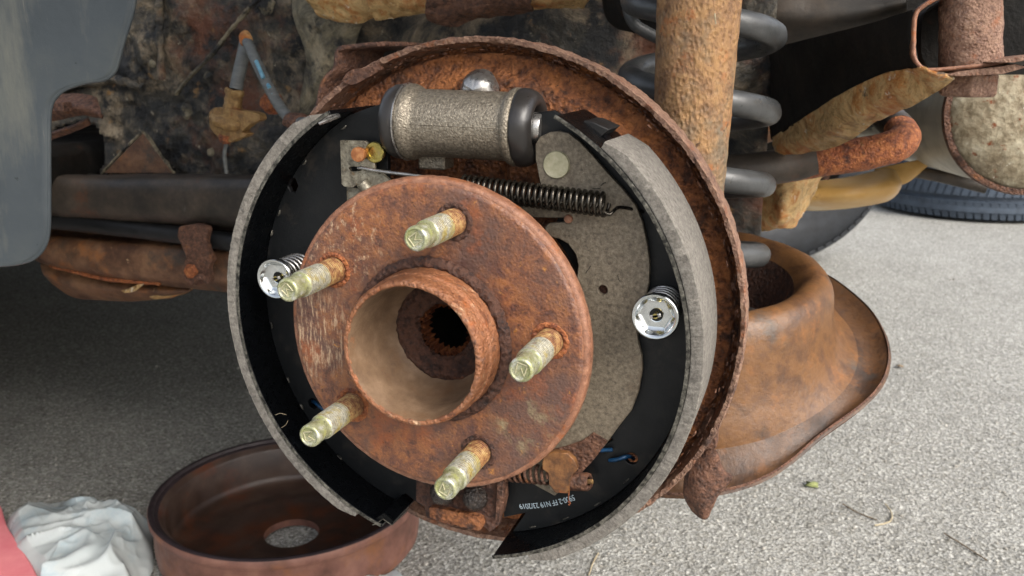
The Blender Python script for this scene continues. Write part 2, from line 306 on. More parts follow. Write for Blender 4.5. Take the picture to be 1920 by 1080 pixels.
TYRE_B = mat('tyre_bluish', [(.3, '#303843'), (.6, '#3f4a57')], 40, rough=.7, bump=.2, bsc=400)
TYRE_D = mat('tyre_dark', [(.3, '#15171a'), (.6, '#22252a')], 40, rough=.6, bump=.2, bsc=400)
DRUM = mat('drum_rust', [(.3, '#4d332a'), (.5, '#765044'), (.7, '#8f6858')], 30, rough=.6, bump=.35, bsc=500, patches=[('#8a5a38', 16, .54, .7)])
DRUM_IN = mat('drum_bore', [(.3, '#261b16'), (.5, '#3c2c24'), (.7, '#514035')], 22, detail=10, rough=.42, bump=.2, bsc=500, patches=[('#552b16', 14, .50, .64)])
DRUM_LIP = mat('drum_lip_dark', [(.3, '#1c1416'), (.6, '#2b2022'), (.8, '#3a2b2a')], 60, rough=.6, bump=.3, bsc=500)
BAG = mat('white_bag_film', [(.3, '#b4bdbe'), (.6, '#c6cbc9'), (.8, '#d2d0ca')], 12, rough=.22, bump=.15, bsc=100, bdist=.0008, trans=.35, coat=.3, patches=[('#9fb4bd', 14, .5, .66), ('#a58a66', 46, .74, .82)])
PINK = mat('pink_foam', [(.3, '#d7707a'), (.6, '#e58a8e'), (.8, '#e89a98')], 20, rough=.7, bump=.3, bsc=260, patches=[('#c85a64', 50, .64, .72)])
BLOT = mat('oil_crust', [(.3, '#120f0e'), (.5, '#2b2420'), (.65, '#4c4038'), (.78, '#6b5a4c')], 200, detail=12, nrough=.76, rough=.22, rvar=.15, bump=1, bsc=500, bdist=.0012, pits=.6, psc=500)
LEAF = mat('dry_leaf', [(.3, '#55603a'), (.6, '#8a8f5a')], 200, rough=.8)
TWIG = mat('twig', [(.3, '#4a3f32'), (.6, '#7a6a55')], 200, rough=.8)
FIBRE = mat('lint_fibre', [(.3, '#8a7a60'), (.6, '#b5a88c')], 200, rough=.8)
DARKLINT = mat('dark_fibre', [(.3, '#151210'), (.6, '#2a2420')], 200, rough=.8)

# ground: exposed-aggregate concrete
def ground_mat():
    m = bpy.data.materials.new('aggregate_concrete'); m.use_nodes = True; t = m.node_tree; N = t.nodes; L = t.links; b = N['Principled BSDF']
    tc = N.new('ShaderNodeTexCoord')
    def vor(s, feat='F1'):
        v = N.new('ShaderNodeTexVoronoi'); v.inputs['Scale'].default_value = s; v.feature = feat; L.new(tc.outputs['Object'], v.inputs['Vector']); return v
    def ramp(f, st):
        r = N.new('ShaderNodeValToRGB'); e = r.color_ramp.elements
        while len(e) < len(st): e.new(.5)
        for q, (p, c) in zip(e, st): q.position = p; q.color = hexc(c)
        L.new(f, r.inputs[0]); return r.outputs[0]
    def noi(s, d=6, r=.65):
        n = N.new('ShaderNodeTexNoise'); n.inputs['Scale'].default_value = s; n.inputs['Detail'].default_value = d; n.inputs['Roughness'].default_value = r; L.new(tc.outputs['Object'], n.inputs['Vector']); return n.outputs['Fac']
    def mix(f, a, bb, mode='MIX'):
        x = N.new('ShaderNodeMix'); x.data_type = 'RGBA'; x.blend_type = mode
        if isinstance(f, float): x.inputs[0].default_value = f
        else: L.new(f, x.inputs[0])
        L.new(a, x.inputs[6]); L.new(bb, x.inputs[7]); return x.outputs[2]
    def hsvv(v):
        s = N.new('ShaderNodeSeparateColor'); L.new(v.outputs['Color'], s.inputs[0]); return s.outputs[0]
    v1 = vor(300); v2 = vor(760)
    stones = ramp(hsvv(v1), [(0, '#3c3a34'), (.25, '#77746a'), (.5, '#96938a'), (.78, '#b3b1a9'), (1, '#dddbd4')])
    fine = ramp(hsvv(v2), [(0, '#3a3935'), (.4, '#85847e'), (1, '#c4c3be')])
    c = mix(ramp(noi(140), [(.42, '#000000'), (.6, '#ffffff')]), stones, fine)
    c = mix(.3, c, ramp(noi(5, 12, .75), [(.35, '#6f6e68'), (.65, '#a5a49e')]), 'MIX')
    L.new(c, b.inputs['Base Color']); b.inputs['Roughness'].default_value = .85
    bp = N.new('ShaderNodeBump'); bp.inputs['Strength'].default_value = .8; bp.inputs['Distance'].default_value = .002
    ad = N.new('ShaderNodeMath'); ad.operation = 'ADD'; L.new(v1.outputs['Distance'], ad.inputs[0]); L.new(noi(300), ad.inputs[1])
    L.new(ad.outputs[0], bp.inputs['Height']); L.new(bp.outputs[0], b.inputs['Normal'])
    return m
GZ = -.38
bm = bmesh.new(); bmesh.ops.create_grid(bm, x_segments=8, y_segments=8, size=60)
for v in bm.verts: v.co.z = GZ
finish(bm, 'ground', ground_mat(), kind='structure', recalc=False)

# ================================================================== THE BRAKE
# ------------------------------------------------------------------ wheel hub
hub = empty('wheel_hub', 'rusty five-stud wheel hub in the middle of the brake, with a hollow open centre tube', 'wheel hub', (0, 0, 0))
SA = [2.61029 - k*2*PI/5 for k in range(5)]
bm = bmesh.new()
# flange face with stud holes, flange body
prof_out = [(.0335, 0.0), (.0360, .0003), (.0374, .0), (.0640, 0), (.0700, -.0001), (.0714, .0001), (.0722, .0012), (.0736, .0020), (.0740, .0062), (.0732, .0074), (.060, .009), (.03, .012)]
lathe(prof_out, (0, 0, 0), seg=180, bm=bm)
rough_up(bm, .00022, 300, 2)
finish(bm, 'flange', RUST_FACE, hub, 50)
bm = lathe([(.0718, .0010), (.0732, .0010), (.0742, .0018), (.0747, .0030), (.0748, .0070), (.0740, .0086), (.0728, .0086)], (0, 0, 0), seg=240, closed=True)
rough_up(bm, .00018, 300, 4); finish(bm, 'flange_rim', FRIM, hub, 60)
# tube
bm = lathe([(.0392, .001), (.0394, -.0014), (.0385, -.0026), (.0362, -.0036), (.0348, -.0030), (.0340, .001)], (0, 0, 0), seg=200); rough_up(bm, .0010, 420, 8, 4); finish(bm, 'tube_collar', RUST_DARK, hub, 60)
prof = [(.0352, .0), (.0346, -.0040), (.0344, -.0080), (.0344, -.0120), (.0338, -.0128), (.0337, -.0190), (.0334, -.0212), (.0328, -.0224), (.0318, -.0227), (.0309, -.0225), (.0305, -.0216)]
pp2 = []
for i in range(len(prof)-1):
    for k in range(3): pp2.append((prof[i][0]+(prof[i+1][0]-prof[i][0])*k/3, prof[i][1]+(prof[i+1][1]-prof[i][1])*k/3))
pp2.append(prof[-1])
bm = lathe(pp2, (0, 0, 0), seg=220); rough_up(bm, .0003, 300, 5, 4)
finish(bm, 'centre_tube', TUBE_M, hub, 60)
bm = lathe([(.0307, -.0223), (.0300, -.0195), (.0294, -.004), (.0288, .004), (.0272, .0080), (.0258, .0110), (.0244, .0128), (.0230, .0145)], (0, 0, 0), seg=128)
finish(bm, 'tube_bore', BORE, hub, 60)
bm = lathe([(.0246, .0135), (.0236, .0125), (.0215, .0118), (.0190, .0124), (.0155, .0130), (.0138, .0140), (.0128, .0160)], (0, 0, 0), seg=110)
rough_up(bm, .0010, 330, 6, 4); finish(bm, 'bore_shoulder', RUST_DARK, hub, 60)
bm = bmesh.new(); rings = []
for i in range(6):
    y = .0150+i*.0022; ring = []
    for k in range(24*6):
        a = 2*PI*k/(24*6); ph = (k % 6)
        r = [.0112, .0112, .0124, .0134, .0134, .0124][ph]
        ring.append(V((r*math.cos(a), y, r*math.sin(a))))
    rings.append(ring)
ring_mesh(bm, rings, True, False, False); finish(bm, 'splined_bore', RUST_ORANGE, hub, 25)
bm = lathe([(.0135, 0), (.0001, .001)], (0, .0600, 0), seg=32); lathe([(.0125, -.034), (.0135, -.033), (.0135, .0)], (0, .0600, 0), seg=32, bm=bm); finish(bm, 'bore_dark_end', DIRTY_BLACK, hub, 40)  # black barrel and cap put the deep bore's darkness into the colour
# studs: threaded shank, rusty root, smooth lime tip with a stamped letter
def stud_meshes():
    prof = []
    y = 0.0; root = []
    n = 9
    for i in range(n): root += [(.0060, -i*.0014), (.0060, -i*.0014-.0003), (.0051, -i*.0014-.0008)]
    b1 = lathe([(.0059, .003)]+root+[(.0060, -n*.0014)], (0, 0, 0), seg=28)
    th = []
    s = -n*.0014
    for i in range(11): th += [(.0060, s-i*.0014), (.0060, s-i*.0014-.0003), (.0051, s-i*.0014-.0008)]
    e = s-11*.0014
    b2 = lathe(th+[(.0060, e), (.0058, e-.0006)], (0, 0, 0), seg=28)
    b3 = lathe([(.0058, e-.0006), (.0053, e-.0012), (.0051, e-.003), (.0053, e-.0095), (.0052, e-.0106), (.0046, e-.0113), (.0041, e-.0113), (.0038, e-.0107), (.0001, e-.0106)], (0, 0, 0), seg=28)
    zf = e-.0107
    b4 = bmesh.new()
    pts = [(-.0021, -.002), (-.0019, .002), (0, -.0006), (.0019, .002), (.0021, -.002)]
    tube([(p[0], zf, p[1]) for p in pts], .00035, 6, bm=b4)
    tube([(-.0022, zf, -.0026), (.0022, zf, -.0026)], .0003, 6, bm=b4)
    return b1, b2, b3, b4
def mesh_of(bm, name, m, ang=40):
    bmesh.ops.recalc_face_normals(bm, faces=bm.faces)
    for f in bm.faces: f.smooth = True
    for e in bm.edges:
        if len(e.link_faces) == 2: e.smooth = e.calc_face_angle() < math.radians(ang)
    me = bpy.data.meshes.new(name); bm.to_mesh(me); bm.free(); me.materials.append(m); return me
s1, s2, s3, s4 = stud_meshes()
SM = [mesh_of(s1, 'stud', STUD_R, 25), mesh_of(s2, 'stud_thread', STUD, 25), mesh_of(s3, 'stud_tip', LIME, 60), mesh_of(s4, 'stamped_mark', PINH, 40)]
rots = [2.3, .9, 3.4, .4, 1.3]
labs = ['wheel stud overlapping the left hold-down spring', 'topmost wheel stud', 'right-hand wheel stud', 'lowest wheel stud', 'lower left wheel stud']
for k, a in enumerate(SA):
    st = bpy.data.objects.new('wheel_stud', SM[0]); COL.objects.link(st); st.parent = hub
    st.location = (.05715*math.cos(a), 0, .05715*math.sin(a)); st.rotation_euler = (0, rots[k], 0)
    for nm, me in zip(('thread', 'stud_tip', 'stamped_mark'), SM[1:]):
        q = bpy.data.objects.new(nm, me); COL.objects.link(q); q.parent = st
# rusty weld-like collar round each stud root
for k, a in enumerate(SA):
    c = V((.05715*math.cos(a), 0, .05715*math.sin(a)))
    bm = lathe([(.0060, .0006), (.0064, -.0004), (.0074, -.0007), (.0084, -.0004), (.0092, .0006)], c, seg=48)
    rough_up(bm, .0006, 700, k, 3); finish(bm, 'stud_collar', RUST_DARK if k % 2 else RUST_ORANGE, hub, 60)
bm = lathe([(.026, .012), (.030, .014), (.030, .070), (.0, .071)], (0, 0, 0), seg=48); finish(bm, 'hub_barrel', RUST_DARK, hub, 40)

# ------------------------------------------------------------------ backing plate
bp_ = empty('backing_plate', 'large round rusty backing plate behind the brake shoes with a flaking raised rim', 'backing plate', (0, .062, 0))
rim = [(.1324, .0598), (.1345, .0592), (.1352, .0605), (.1350, .0700), (.1340, .0790), (.1300, .0800), (.1312, .0700)]
def wobr(a, k): return .6*(.0005*fr((math.cos(a)*.1344, k*.01, math.sin(a)*.1344), 40, 3, 3) + .0007*fr((math.cos(a)*.1344, k*.01, math.sin(a)*.1344), 190, 5, 3) + .0005*fr((math.cos(a)*.1344, k*.02, math.sin(a)*.1344), 500, 8, 2))
bm = arc(rim, 0, 360, 720, wob=wobr); rough_up(bm, .0004, 500, 9, 3)
finish(bm, 'rim', RUST_RIM, bp_, 60)
rings = []
prof = [(.1316, .0660), (.1306, .0770), (.1285, .0765), (.1270, .0715), (.1220, .0708), (.1190, .0695), (.1160, .0665), (.1130, .0645), (.1080, .0640), (.09, .0640), (.07, .0640), (.05, .0640), (.032, .064)]
pr2 = []
for i in range(len(prof)-1):
    m_ = max(1, int(abs(prof[i+1][0]-prof[i][0]+1e-9)/.0014)+1); m_ = min(m_, 14)
    for k in range(m_):
        t = k/m_; pr2.append((prof[i][0]*(1-t)+prof[i+1][0]*t, prof[i][1]*(1-t)+prof[i+1][1]*t))
bm = lathe(pr2, (0, 0, 0), seg=460)
for v in bm.verts:
    r = math.hypot(v.co.x, v.co.z); k = 1 if r > .114 else .45
    v.co.y += k*(.0010*fr(v.co, 130, 1, 5) + .0006*abs(fr(v.co, 420, 2, 3)))
finish(bm, 'dish', RUST_BACK, bp_, 180)
# flaking rust scale along the inside of the rim
bm = bmesh.new()
for i in range(320):
    a = random.uniform(-.9, 2.5); r = random.gauss(.1300, .0014)
    c = V((r*math.cos(a), random.uniform(.0615, .068), r*math.sin(a))); s = random.uniform(.0003, .0009)
    q = bmesh.ops.create_icosphere(bm, subdivisions=1, radius=s)
    sx = random.uniform(1.0, 3.0)
    for v in q['verts']:
        d = v.co*1; v.co = c + V((-math.sin(a), 0, math.cos(a)))*d.x*sx + V((math.cos(a), 0, math.sin(a)))*d.y*.7 + V((0, 1, 0))*d.z
o = finish(bm, 'rust_scale', RUST_BROWN, bp_, 30, kind='stuff')
# mounting boss of the cylinder
bm = lathe([(.0001, -.0075), (.004, -.007), (.007, -.005), (.0088, -.001), (.0098, .003)], at(897, 168, .060), seg=40)
rough_up(bm, .0006, 300, 3); finish(bm, 'cylinder_boss', ZINC_W, bp_, 60, label='shiny domed boss behind the wheel cylinder')
# clip tab on the rim
bm = plate(rnd(P([(640, 152), (650, 136), (664, 129), (690, 127), (706, 121), (716, 131), (660, 162)], .057), 3, .3), [], .004)
rough_up(bm, .0003, 400, 5); finish(bm, 'rim_tab', RUST_BROWN, bp_, 50, bevel=.0006)
# raised pads behind the web
for q in ((760, 300), (1000, 320)):
    bm = lathe([(.0001, -.004), (.011, -.004), (.014, 0)], at(*q, .064), seg=28); finish(bm, 'raised_pad', RUST_BACK, bp_, 50)

# ------------------------------------------------------------------ brake shoes
def shoe(label, cx, cz, Rin, Rl, a0, a1, l0, l1, web_out, web_holes, sgn):
    t = empty('brake_shoe', label, 'brake shoe', (cx, .012, cz), None)
    c = (cx, cz)
    sec = [(Rin, .0106), (Rin+.0019, .0106), (Rin+.0019, .0560), (Rin, .0560)]
    bm = arc(sec, a0, a1, 150, c); finish(bm, 'shoe_table', BLACK, t, 40, bevel=.0003)
    e = .0001
    # thin bare edge line where the paint is worn off
    bm = arc([(Rin+.0001, .01045), (Rin+.0008, .01035), (Rin+.0019, .01045)], a0+.3, a1-.3, 200, c, wob=lambda a, k: .00012*fr((math.cos(a), k, math.sin(a)), 40, 3, 3))
    finish(bm, 'worn_edge', EDGE, t, 40)
    # lining: chamfered friction block with a sawn side
    Ri = Rin+.0021
    sec = [(Ri, .0110), (Ri+.001, .01065), (Rl-.0004, .0108), (Rl, .0116), (Rl, .0535), (Rl-.001, .0545), (Ri, .0545)]
    n = 420; bm = bmesh.new(); rings = []
    for i in range(n+1):
        f = i/n; a = math.radians(l0+(l1-l0)*f)
        endd = min(i, n-i)/n*abs(l1-l0)           # degrees from an end
        ch = max(0, 1-endd/5.0)*.0026             # chamfered ends
        ring = []
        for k, (r, y) in enumerate(sec):
            if k in (2, 3, 4, 5): r -= ch
            if k in (1, 2, 3): 
                y += (.00013*math.sin(i*2.3+1.2*math.sin(i*.07))*random.uniform(.3, 1.2)) if sgn > 0 else 0
                y += .00025*fr((math.cos(a), k*.3, math.sin(a)), 60, 4, 3)
            r += .00015*fr((math.cos(a)*.1, k*.01, math.sin(a)*.1), 300, 2, 2) if k in (2, 3) else 0
            ring.append(V((cx+r*math.cos(a+(.004*(k in (2, 3)) if sgn > 0 else 0)), y, cz+r*math.sin(a+(.004*(k in (2, 3)) if sgn > 0 else 0)))))
        rings.append(ring)
    ring_mesh(bm, rings, True, True, True)
    finish(bm, 'lining', LINING, t, 50)
    bm = plate(web_out, web_holes, .0032); finish(bm, 'web', WEB_M, t, 40, bevel=.0003)
    return t
def arcpts(cx, cz, R, y, a0, a1, n): return [V((cx+R*math.cos(math.radians(a0+(a1-a0)*i/n)), y, cz+R*math.sin(math.radians(a0+(a1-a0)*i/n)))) for i in range(n+1)]
YW = .0335
# left shoe
LX, LZ, LR = .002, .0008, .1136
wo = arcpts(LX, LZ, LR-.0001, YW, 121, 249.5, 70)
wo += P([(760, 925), (790, 948), (806, 952), (812, 930), (790, 900)], YW)
wo += arcpts(LX, LZ, .074, YW, 250, 140, 40)
wo += P([(700, 420), (727, 360), (727, 275), (722, 262), (745, 250), (745, 205), (712, 196), (690, 203)], YW)
holeA = circle(at(549, 347, YW), .0042, 6, sx=.75)
holeB = circle(at(587, 757, YW), .0031, 24)
Ls = shoe('left brake shoe, black painted inside with a thin grey lining round its outside', LX, LZ, LR, .1214, 119, 251, 124.0, 243.5, wo, [holeA, holeB], -1)
# the turned lip at the top of the left shoe table
bm = tube(P([(598, 232, .0112), (612, 226, .013), (636, 217, .020)]), [.0009, .0012, .0009], 6)
finish(bm, 'bare_lip', ZINC_W, Ls, 40)
for (px, py) in ((550+95, 240), (572, 305), (524, 400), (510, 438), (505, 500), (510, 610), (541, 712), (566, 762), (637, 857), (684, 905), (741, 941)):
    p = at(px, py, YW-.0006); rad = V((p.x-LX, 0, p.z-LZ)).normalized()
    tg = V((-rad.z, 0, rad.x)); bm = bmesh.new()
    q = bmesh.ops.create_icosphere(bm, subdivisions=2, radius=1)
    for v in q['verts']:
        d = v.co.copy(); v.co = p + tg*d.x*.0020 + rad*(d.y*.0005 + d.x*d.x*.0004) + V((0, 1, 0))*d.z*.0008
    finish(bm, 'weld_nib', EDGE, Ls, 60)
# stepped end of the left table
bm = plate(P([(705, 982), (718, 974), (722, 979), (735, 984), (738, 978), (720, 962), (700, 975)], .0118), [], .040)
finish(bm, 'end_tongue', BLACK, Ls, 30)
bm = tube(P([(698, 984, .0105), (704, 983, .0105), (718, 973, .0107), (735, 985, .0108), (765, 955, .030)]), .00025, 5); finish(bm, 'end_edge', EDGE, Ls, 30)
# right shoe
RX, RZ, RR = .0, -.0002, .1146
wo = arcpts(RX, RZ, RR-.0001, YW, 60, -76, 70)
wo += P([(985, 962), (945, 970), (940, 905), (1000, 870), (1105, 850), (1150, 825)], YW)
wo += arcpts(RX, RZ, .066, YW, -35, 45, 26)
wo += P([(1080, 330), (1010, 300), (1003, 262), (998, 240), (1001, 212), (1038, 207), (1083, 233)], YW)
holeC = circle(at(1184, 860, YW), .0031, 24)
Rs = shoe('right brake shoe with a thick grey chamfered friction lining and black inner web', RX, RZ, RR, .1224, 61.5, -77, 50, -68, wo, [holeC], 1)
bm = plate(P([(1074, 240), (1096, 226), (1110, 228), (1142, 243), (1120, 262), (1098, 262)], .030), [], .022); finish(bm, 'bare_table_end', BLACK_M, Rs, 40, bevel=.0004)
for (px, py) in ((1262, 818), (1174, 902), (1120, 945), (1060, 972), (998, 988)):
    p = at(px, py, YW-.0006); rad = V((p.x-RX, 0, p.z-RZ)).normalized()
    tg = V((-rad.z, 0, rad.x)); bm = bmesh.new()
    q = bmesh.ops.create_icosphere(bm, subdivisions=2, radius=1)
    for v in q['verts']:
        d = v.co.copy(); v.co = p + tg*d.x*.0022 + rad*d.y*.0004 + V((0, 1, 0))*d.z*.0006
    finish(bm, 'weld_nib', EDGE, Rs, 60)
# ink stamp, upside down on the web
def text_mesh(s, size, p0, xd, yd, nrm, name, m, parent, bend=0, ext=.00008):
    cu = bpy.data.curves.new('t', 'FONT'); cu.body = s; cu.size = size; cu.extrude = 0; cu.space_character = .95; cu.shear = .15
    tob = bpy.data.objects.new('t', cu); COL.objects.link(tob)
    dg = bpy.context.evaluated_depsgraph_get(); me = bpy.data.meshes.new_from_object(tob.evaluated_get(dg))
    bpy.data.objects.remove(tob); bm = bmesh.new(); bm.from_mesh(me)
    for v in bm.verts:
        x, y = v.co.x, v.co.y
        v.co = p0 + xd*x + yd*(y + bend*x*x) + nrm*.0001
    finish(bm, name, m, parent, 0)
a_, b_ = at(1076, 927, YW), at(963, 966, YW)
xd = (b_-a_).normalized(); yd = V((0, 1, 0)).cross(xd).normalized()
if yd.z > 0: yd = -yd
text_mesh('5900-2 FF N19 23/2019', .0034, a_ + V((0, -.0002, 0)) , xd*.98, yd*1.25, V((0, -1, 0)), 'ink_stamp', WHITE_P, Rs, bend=-4)

# ------------------------------------------------------------------ wheel cylinder
wc = empty('wheel_cylinder', 'new grey cast wheel cylinder with rubber boots, across the top of the brake', 'wheel cylinder', (0, .036, .096))
cL, cR = V((-.0410, .036, .0957)), V((.044, .036, .0942)); ax = (cR-cL).normalized()
pb = [(.0150, .0150), (.0172, .0153), (.0180, .0166), (.0180, .0184), (.0172, .0204), (.0160, .0222), (.0157, .0236)]+[(.0157, .0236+.0425*k/20) for k in range(1, 21)]+[(.0160, .0668), (.0170, .0676), (.0178, .0688), (.0178, .0708), (.0170, .0718), (.015, .072)]
bm = lathe(pb, cL, ax, 128)
rough_up(bm, .00012, 900, 2); finish(bm, 'cylinder_body', CAST, wc, 50)
bm = tube([cL+ax*.022+V((0, -.0155, .0005)), cL+ax*.067+V((0, -.0155, .0005))], .0004, 6); finish(bm, 'casting_seam', CAST, wc, 50)
bm = lathe([(.0168, .0156), (.0176, .0150), (.0178, .0125), (.0174, .0098), (.0160, .0072), (.0135, .0058), (.009, .0054), (.0065, .007)], cL, ax, 72); finish(bm, 'dust_boot', RUBBER, wc, 60)
bm = lathe([(.0168, .0716), (.0177, .0720), (.0179, .0732), (.0176, .0758), (.0168, .0780), (.0152, .0800), (.0130, .0810), (.0112, .0807), (.0102, .0797), (.0096, .0775), (.0092, .074), (.001, .074)], cL, ax, 72)
for v in bm.verts:
    v.co += V((0, .0006, .0006))*fr(v.co, 90, 4, 2)
finish(bm, 'dust_boot', RUBBER, wc, 60)
bm = lathe([(.0072, .074), (.0072, .0820), (.0068, .0826), (.001, .0826)], cL, ax, 40); finish(bm, 'piston', ZINC_W, wc, 40)
bm = box(at(818, 302, .045), (.014, .012, .007)); rough_up(bm, .0004, 300); finish(bm, 'mounting_lug', CAST, wc, 30, bevel=.001)
bm = lathe([(.0176, .0146), (.01835, .0148), (.01835, .0154), (.0176, .0156)], cL, ax, 72, closed=True); finish(bm, 'boot_ring', ZINC_W, wc, 60)

# ------------------------------------------------------------------ upper return spring
rs = empty('return_spring', 'black closely wound return spring crossing from behind the hub to the right shoe', 'spring', tuple(at(1000, 363, .020)))
s0, s1_ = at(868, 349, .023), at(1137, 384, .021)
hp = helix(s0, (s1_-s0), .0050, (s1_-s0).length, 25, 16)
bm = tube(hp, .00086, 8); finish(bm, 'spring_coils', SPRING, rs, 60)
bm = tube(spline(P([(1133, 398, .019), (1143, 402, .0195), (1150, 396, .021), (1160, 389, .024), (1180, 391, .028), (1206, 397, .033)]), 6), .0008, 8); finish(bm, 'spring_hook', SPRING, rs, 60)
bm = tube(spline(P([(672, 315, .0262), (680, 315, .0255), (700, 319, .0255), (735, 324, .025), (790, 331, .024), (870, 346, .023)]), 5), .00085, 8); finish(bm, 'spring_hook', ZINC_W, rs, 60)

# ------------------------------------------------------------------ parking brake lever
lv = empty('parking_brake_lever', 'flat grey steel parking brake lever filling the space right of the hub', 'lever', tuple(at(1140, 560, .029)))
YL = .0285
out = [(1004, 300), (1003, 272), (1012, 257), (1030, 248), (1048, 246), (1066, 250), (1085, 264), (1110, 290), (1140, 325), (1170, 357), (1192, 385), (1205, 418), (1213, 455), (1218, 495), (1217, 530), (1210, 560), (1200, 582), (1193, 612), (1196, 640), (1203, 668), (1204, 695), (1197, 735), (1184, 770), (1160, 800), (1137, 832), (1112, 862), (1085, 890), (1040, 930), (985, 900), (985, 700), (1000, 440),
       (1023, 440), (1022, 425), (1028, 419), (1060, 416), (1060, 409), (1012, 408), (960, 404), (960, 385), (1022, 385), (1012, 340)]
hole = [(1031, 444), (1048, 448), (1066, 458), (1079, 476), (1084, 497), (1082, 520), (1060, 540), (1020, 520), (1010, 460)]
bm = plate(P(out, YL), [P(hole, YL), circle(at(1130, 544, YL), .00225, 24)], .0030); finish(bm, 'lever_plate', LEVER, lv, 40, bevel=.0004)
bm = lathe([(.0001, -.0006), (.0058, -.0006), (.0062, .0), (.0062, .004)], at(1043, 309, YL-.0008), seg=48); finish(bm, 'pivot_pin', PINH, lv, 40, label='round pale pivot pin at the top of the lever')
bm = lathe([(.0001, -.0006), (.0017, -.0005), (.0020, .0), (.0020, .004)], at(1065, 411, YL-.0012), seg=24); finish(bm, 'small_rivet', FRIM, lv, 40)
bm = lathe([(.0001, 0), (.0040, 0), (.0042, .003)], at(1130, 544, YL+.0032), seg=24); finish(bm, 'hole_backing', RUST_DARK, lv, 40)
bm = plate(circle(at(1119, 833, YL-.0006), .0026, 20, sx=.6, rot=.2), [], .0007); finish(bm, 'punch_mark', LEVER_D, lv, 30)
# ------------------------------------------------------------------ adjuster lever, upper left
al = empty('adjuster_lever', 'small stained grey adjuster lever plate with a slot, left of the wheel cylinder', 'lever', tuple(at(670, 300, .027)))
YA = .0268
out = [(637, 263), (684, 264), (689, 268), (690, 300), (700, 302), (702, 306), (702, 322), (718, 327), (738, 345), (742, 362), (700, 380), (676, 372), (684, 352), (670, 345), (662, 352), (645, 350), (640, 345)]
bm = plate(P(out, YA), [rnd(P([(654, 312), (675, 313), (679, 320), (655, 322)], YA), 3, .4)], .0022); finish(bm, 'lever_plate', LEVER_D, al, 40, bevel=.0004)
bm = plate(P([(650, 350), (690, 356), (740, 350), (742, 420), (652, 425)], YA+.003), [], .002); finish(bm, 'lower_leaf', LEVER_D, al, 30)
bm = lathe([(.0028, -.001), (.0030, .0), (.0034, .004)], at(680, 345, YA-.001), V((.5, .3, -.8)), seg=20); finish(bm, 'rolled_eye', LEVER_D, al, 60)
ap = empty('adjuster_pin', 'copper coloured headed pin in a yellow zinc bush through the adjuster lever', 'pin', tuple(at(670, 290, .02)))
bm = lathe([(.0001, -.0002), (.0034, 0), (.0036, .0005), (.0036, .0016), (.0030, .0020), (.0027, .0024), (.0027, .011)], at(670, 290, .0215), seg=36); finish(bm, 'pin_head', COPPER, ap, 40)
bm = lathe([(.0001, .0008), (.0028, .0008), (.0030, .0), (.0046, 0), (.0050, .0004), (.0050, .0020), (.0044, .0024), (.0044, .004), (.003, .004)], at(701, 286, .0262), seg=36); finish(bm, 'zinc_bush', YZINC, ap, 40)

# ------------------------------------------------------------------ hold-down springs
def holddown(label, p, dirn):
    t = empty('hold_down_spring', label, 'spring', tuple(p), 'hold-down springs')
    d = V(dirn).normalized()
    # stamped cup with a hexagonal dimple
    seg = 72; bm = bmesh.new()
    prof = [(.0078, .0045), (.0098, .0035), (.0105, .0012), (.0104, .0002), (.0098, -.0004), (.0090, -.0003), (.0084, .0004)]
    ax, u, v = frame(d); rings = []
    for r, h in prof: rings.append([p+ax*h+(u*math.cos(2*PI*k/seg)+v*math.sin(2*PI*k/seg))*r for k in range(seg)])
    for r, h, hx in ((.0082, .0010, .6), (.0076, .0022, 1), (.0066, .0030, 1), (.0050, .0032, .6), (.0034, .0030, 0), (.0029, .0032, 0), (.0028, .0050, 0)):
        ring = []
        for k in range(seg):
            a = 2*PI*k/seg; m6 = (a % (PI/3))-PI/6; hexr = math.cos(PI/6)/math.cos(m6)*1.06
            rr = r*((1-hx)+hx*hexr); ring.append(p+ax*h+(u*math.cos(a)+v*math.sin(a))*rr)
        rings.append(ring)
    ring_mesh(bm, rings); finish(bm, 'spring_cup', ZINC, t, 50)
    bm = tube(helix(p+d*.003, d, .0080, .0215, 6.2, 24), .00085, 8); finish(bm, 'coil', ZINC_W, t, 60)
    bm = tube([p+d*.0006, p+d*.024], .0012, 12)
    finish(bm, 'pin_shank', YZINC, t, 60)
    bm = box(p+d*.0012, (.0048, .0016, .0012), rot=Matrix.Rotation(.6, 3, 'Y') @ Matrix.Rotation(PI/2, 3, 'X') @ Matrix.Rotation(.9, 3, 'Z')); finish(bm, 'pin_head', ZINC_W, t, 40, bevel=.0003)
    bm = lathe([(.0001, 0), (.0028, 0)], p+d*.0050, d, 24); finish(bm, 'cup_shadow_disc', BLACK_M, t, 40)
    return t
holddown('shiny hold-down spring and cup on the left shoe, partly behind a wheel stud', at(515, 523, .012), (0, 1, 0))
holddown('shiny hold-down spring and cup on the right shoe beside the grey lever', at(1228, 594, .010), (0, 1, 0))

# ------------------------------------------------------------------ anchor plate at the bottom
an = empty('anchor_plate', 'rusty anchor plate with two round rivets at the bottom of the brake', 'anchor plate', tuple(at(870, 930, .03)))
out = [(779, 890), (940, 890), (942, 935), (940, 965), (935, 985), (918, 998), (895, 978), (868, 983), (800, 972), (795, 950), (779, 940)]
bm = plate(P(out, .026), [], .004); rough_up(bm, .0004, 300, 2); finish(bm, 'plate', RUST_DARK, an, 40, bevel=.0006)
bm = plate(rnd(P([(804, 950), (860, 962), (904, 972), (906, 985), (898, 997), (860, 988), (806, 972)], .022), 3, .25), [], .012); rough_up(bm, .0009, 300, 4); finish(bm, 'bottom_lip', RUST_BACK, an, 50, bevel=.0006)
bm = plate(P([(932, 905), (943, 905), (944, 940), (938, 970), (928, 978)], .024), [], .008); finish(bm, 'side_lip', RUST_BROWN, an, 40, bevel=.0006)
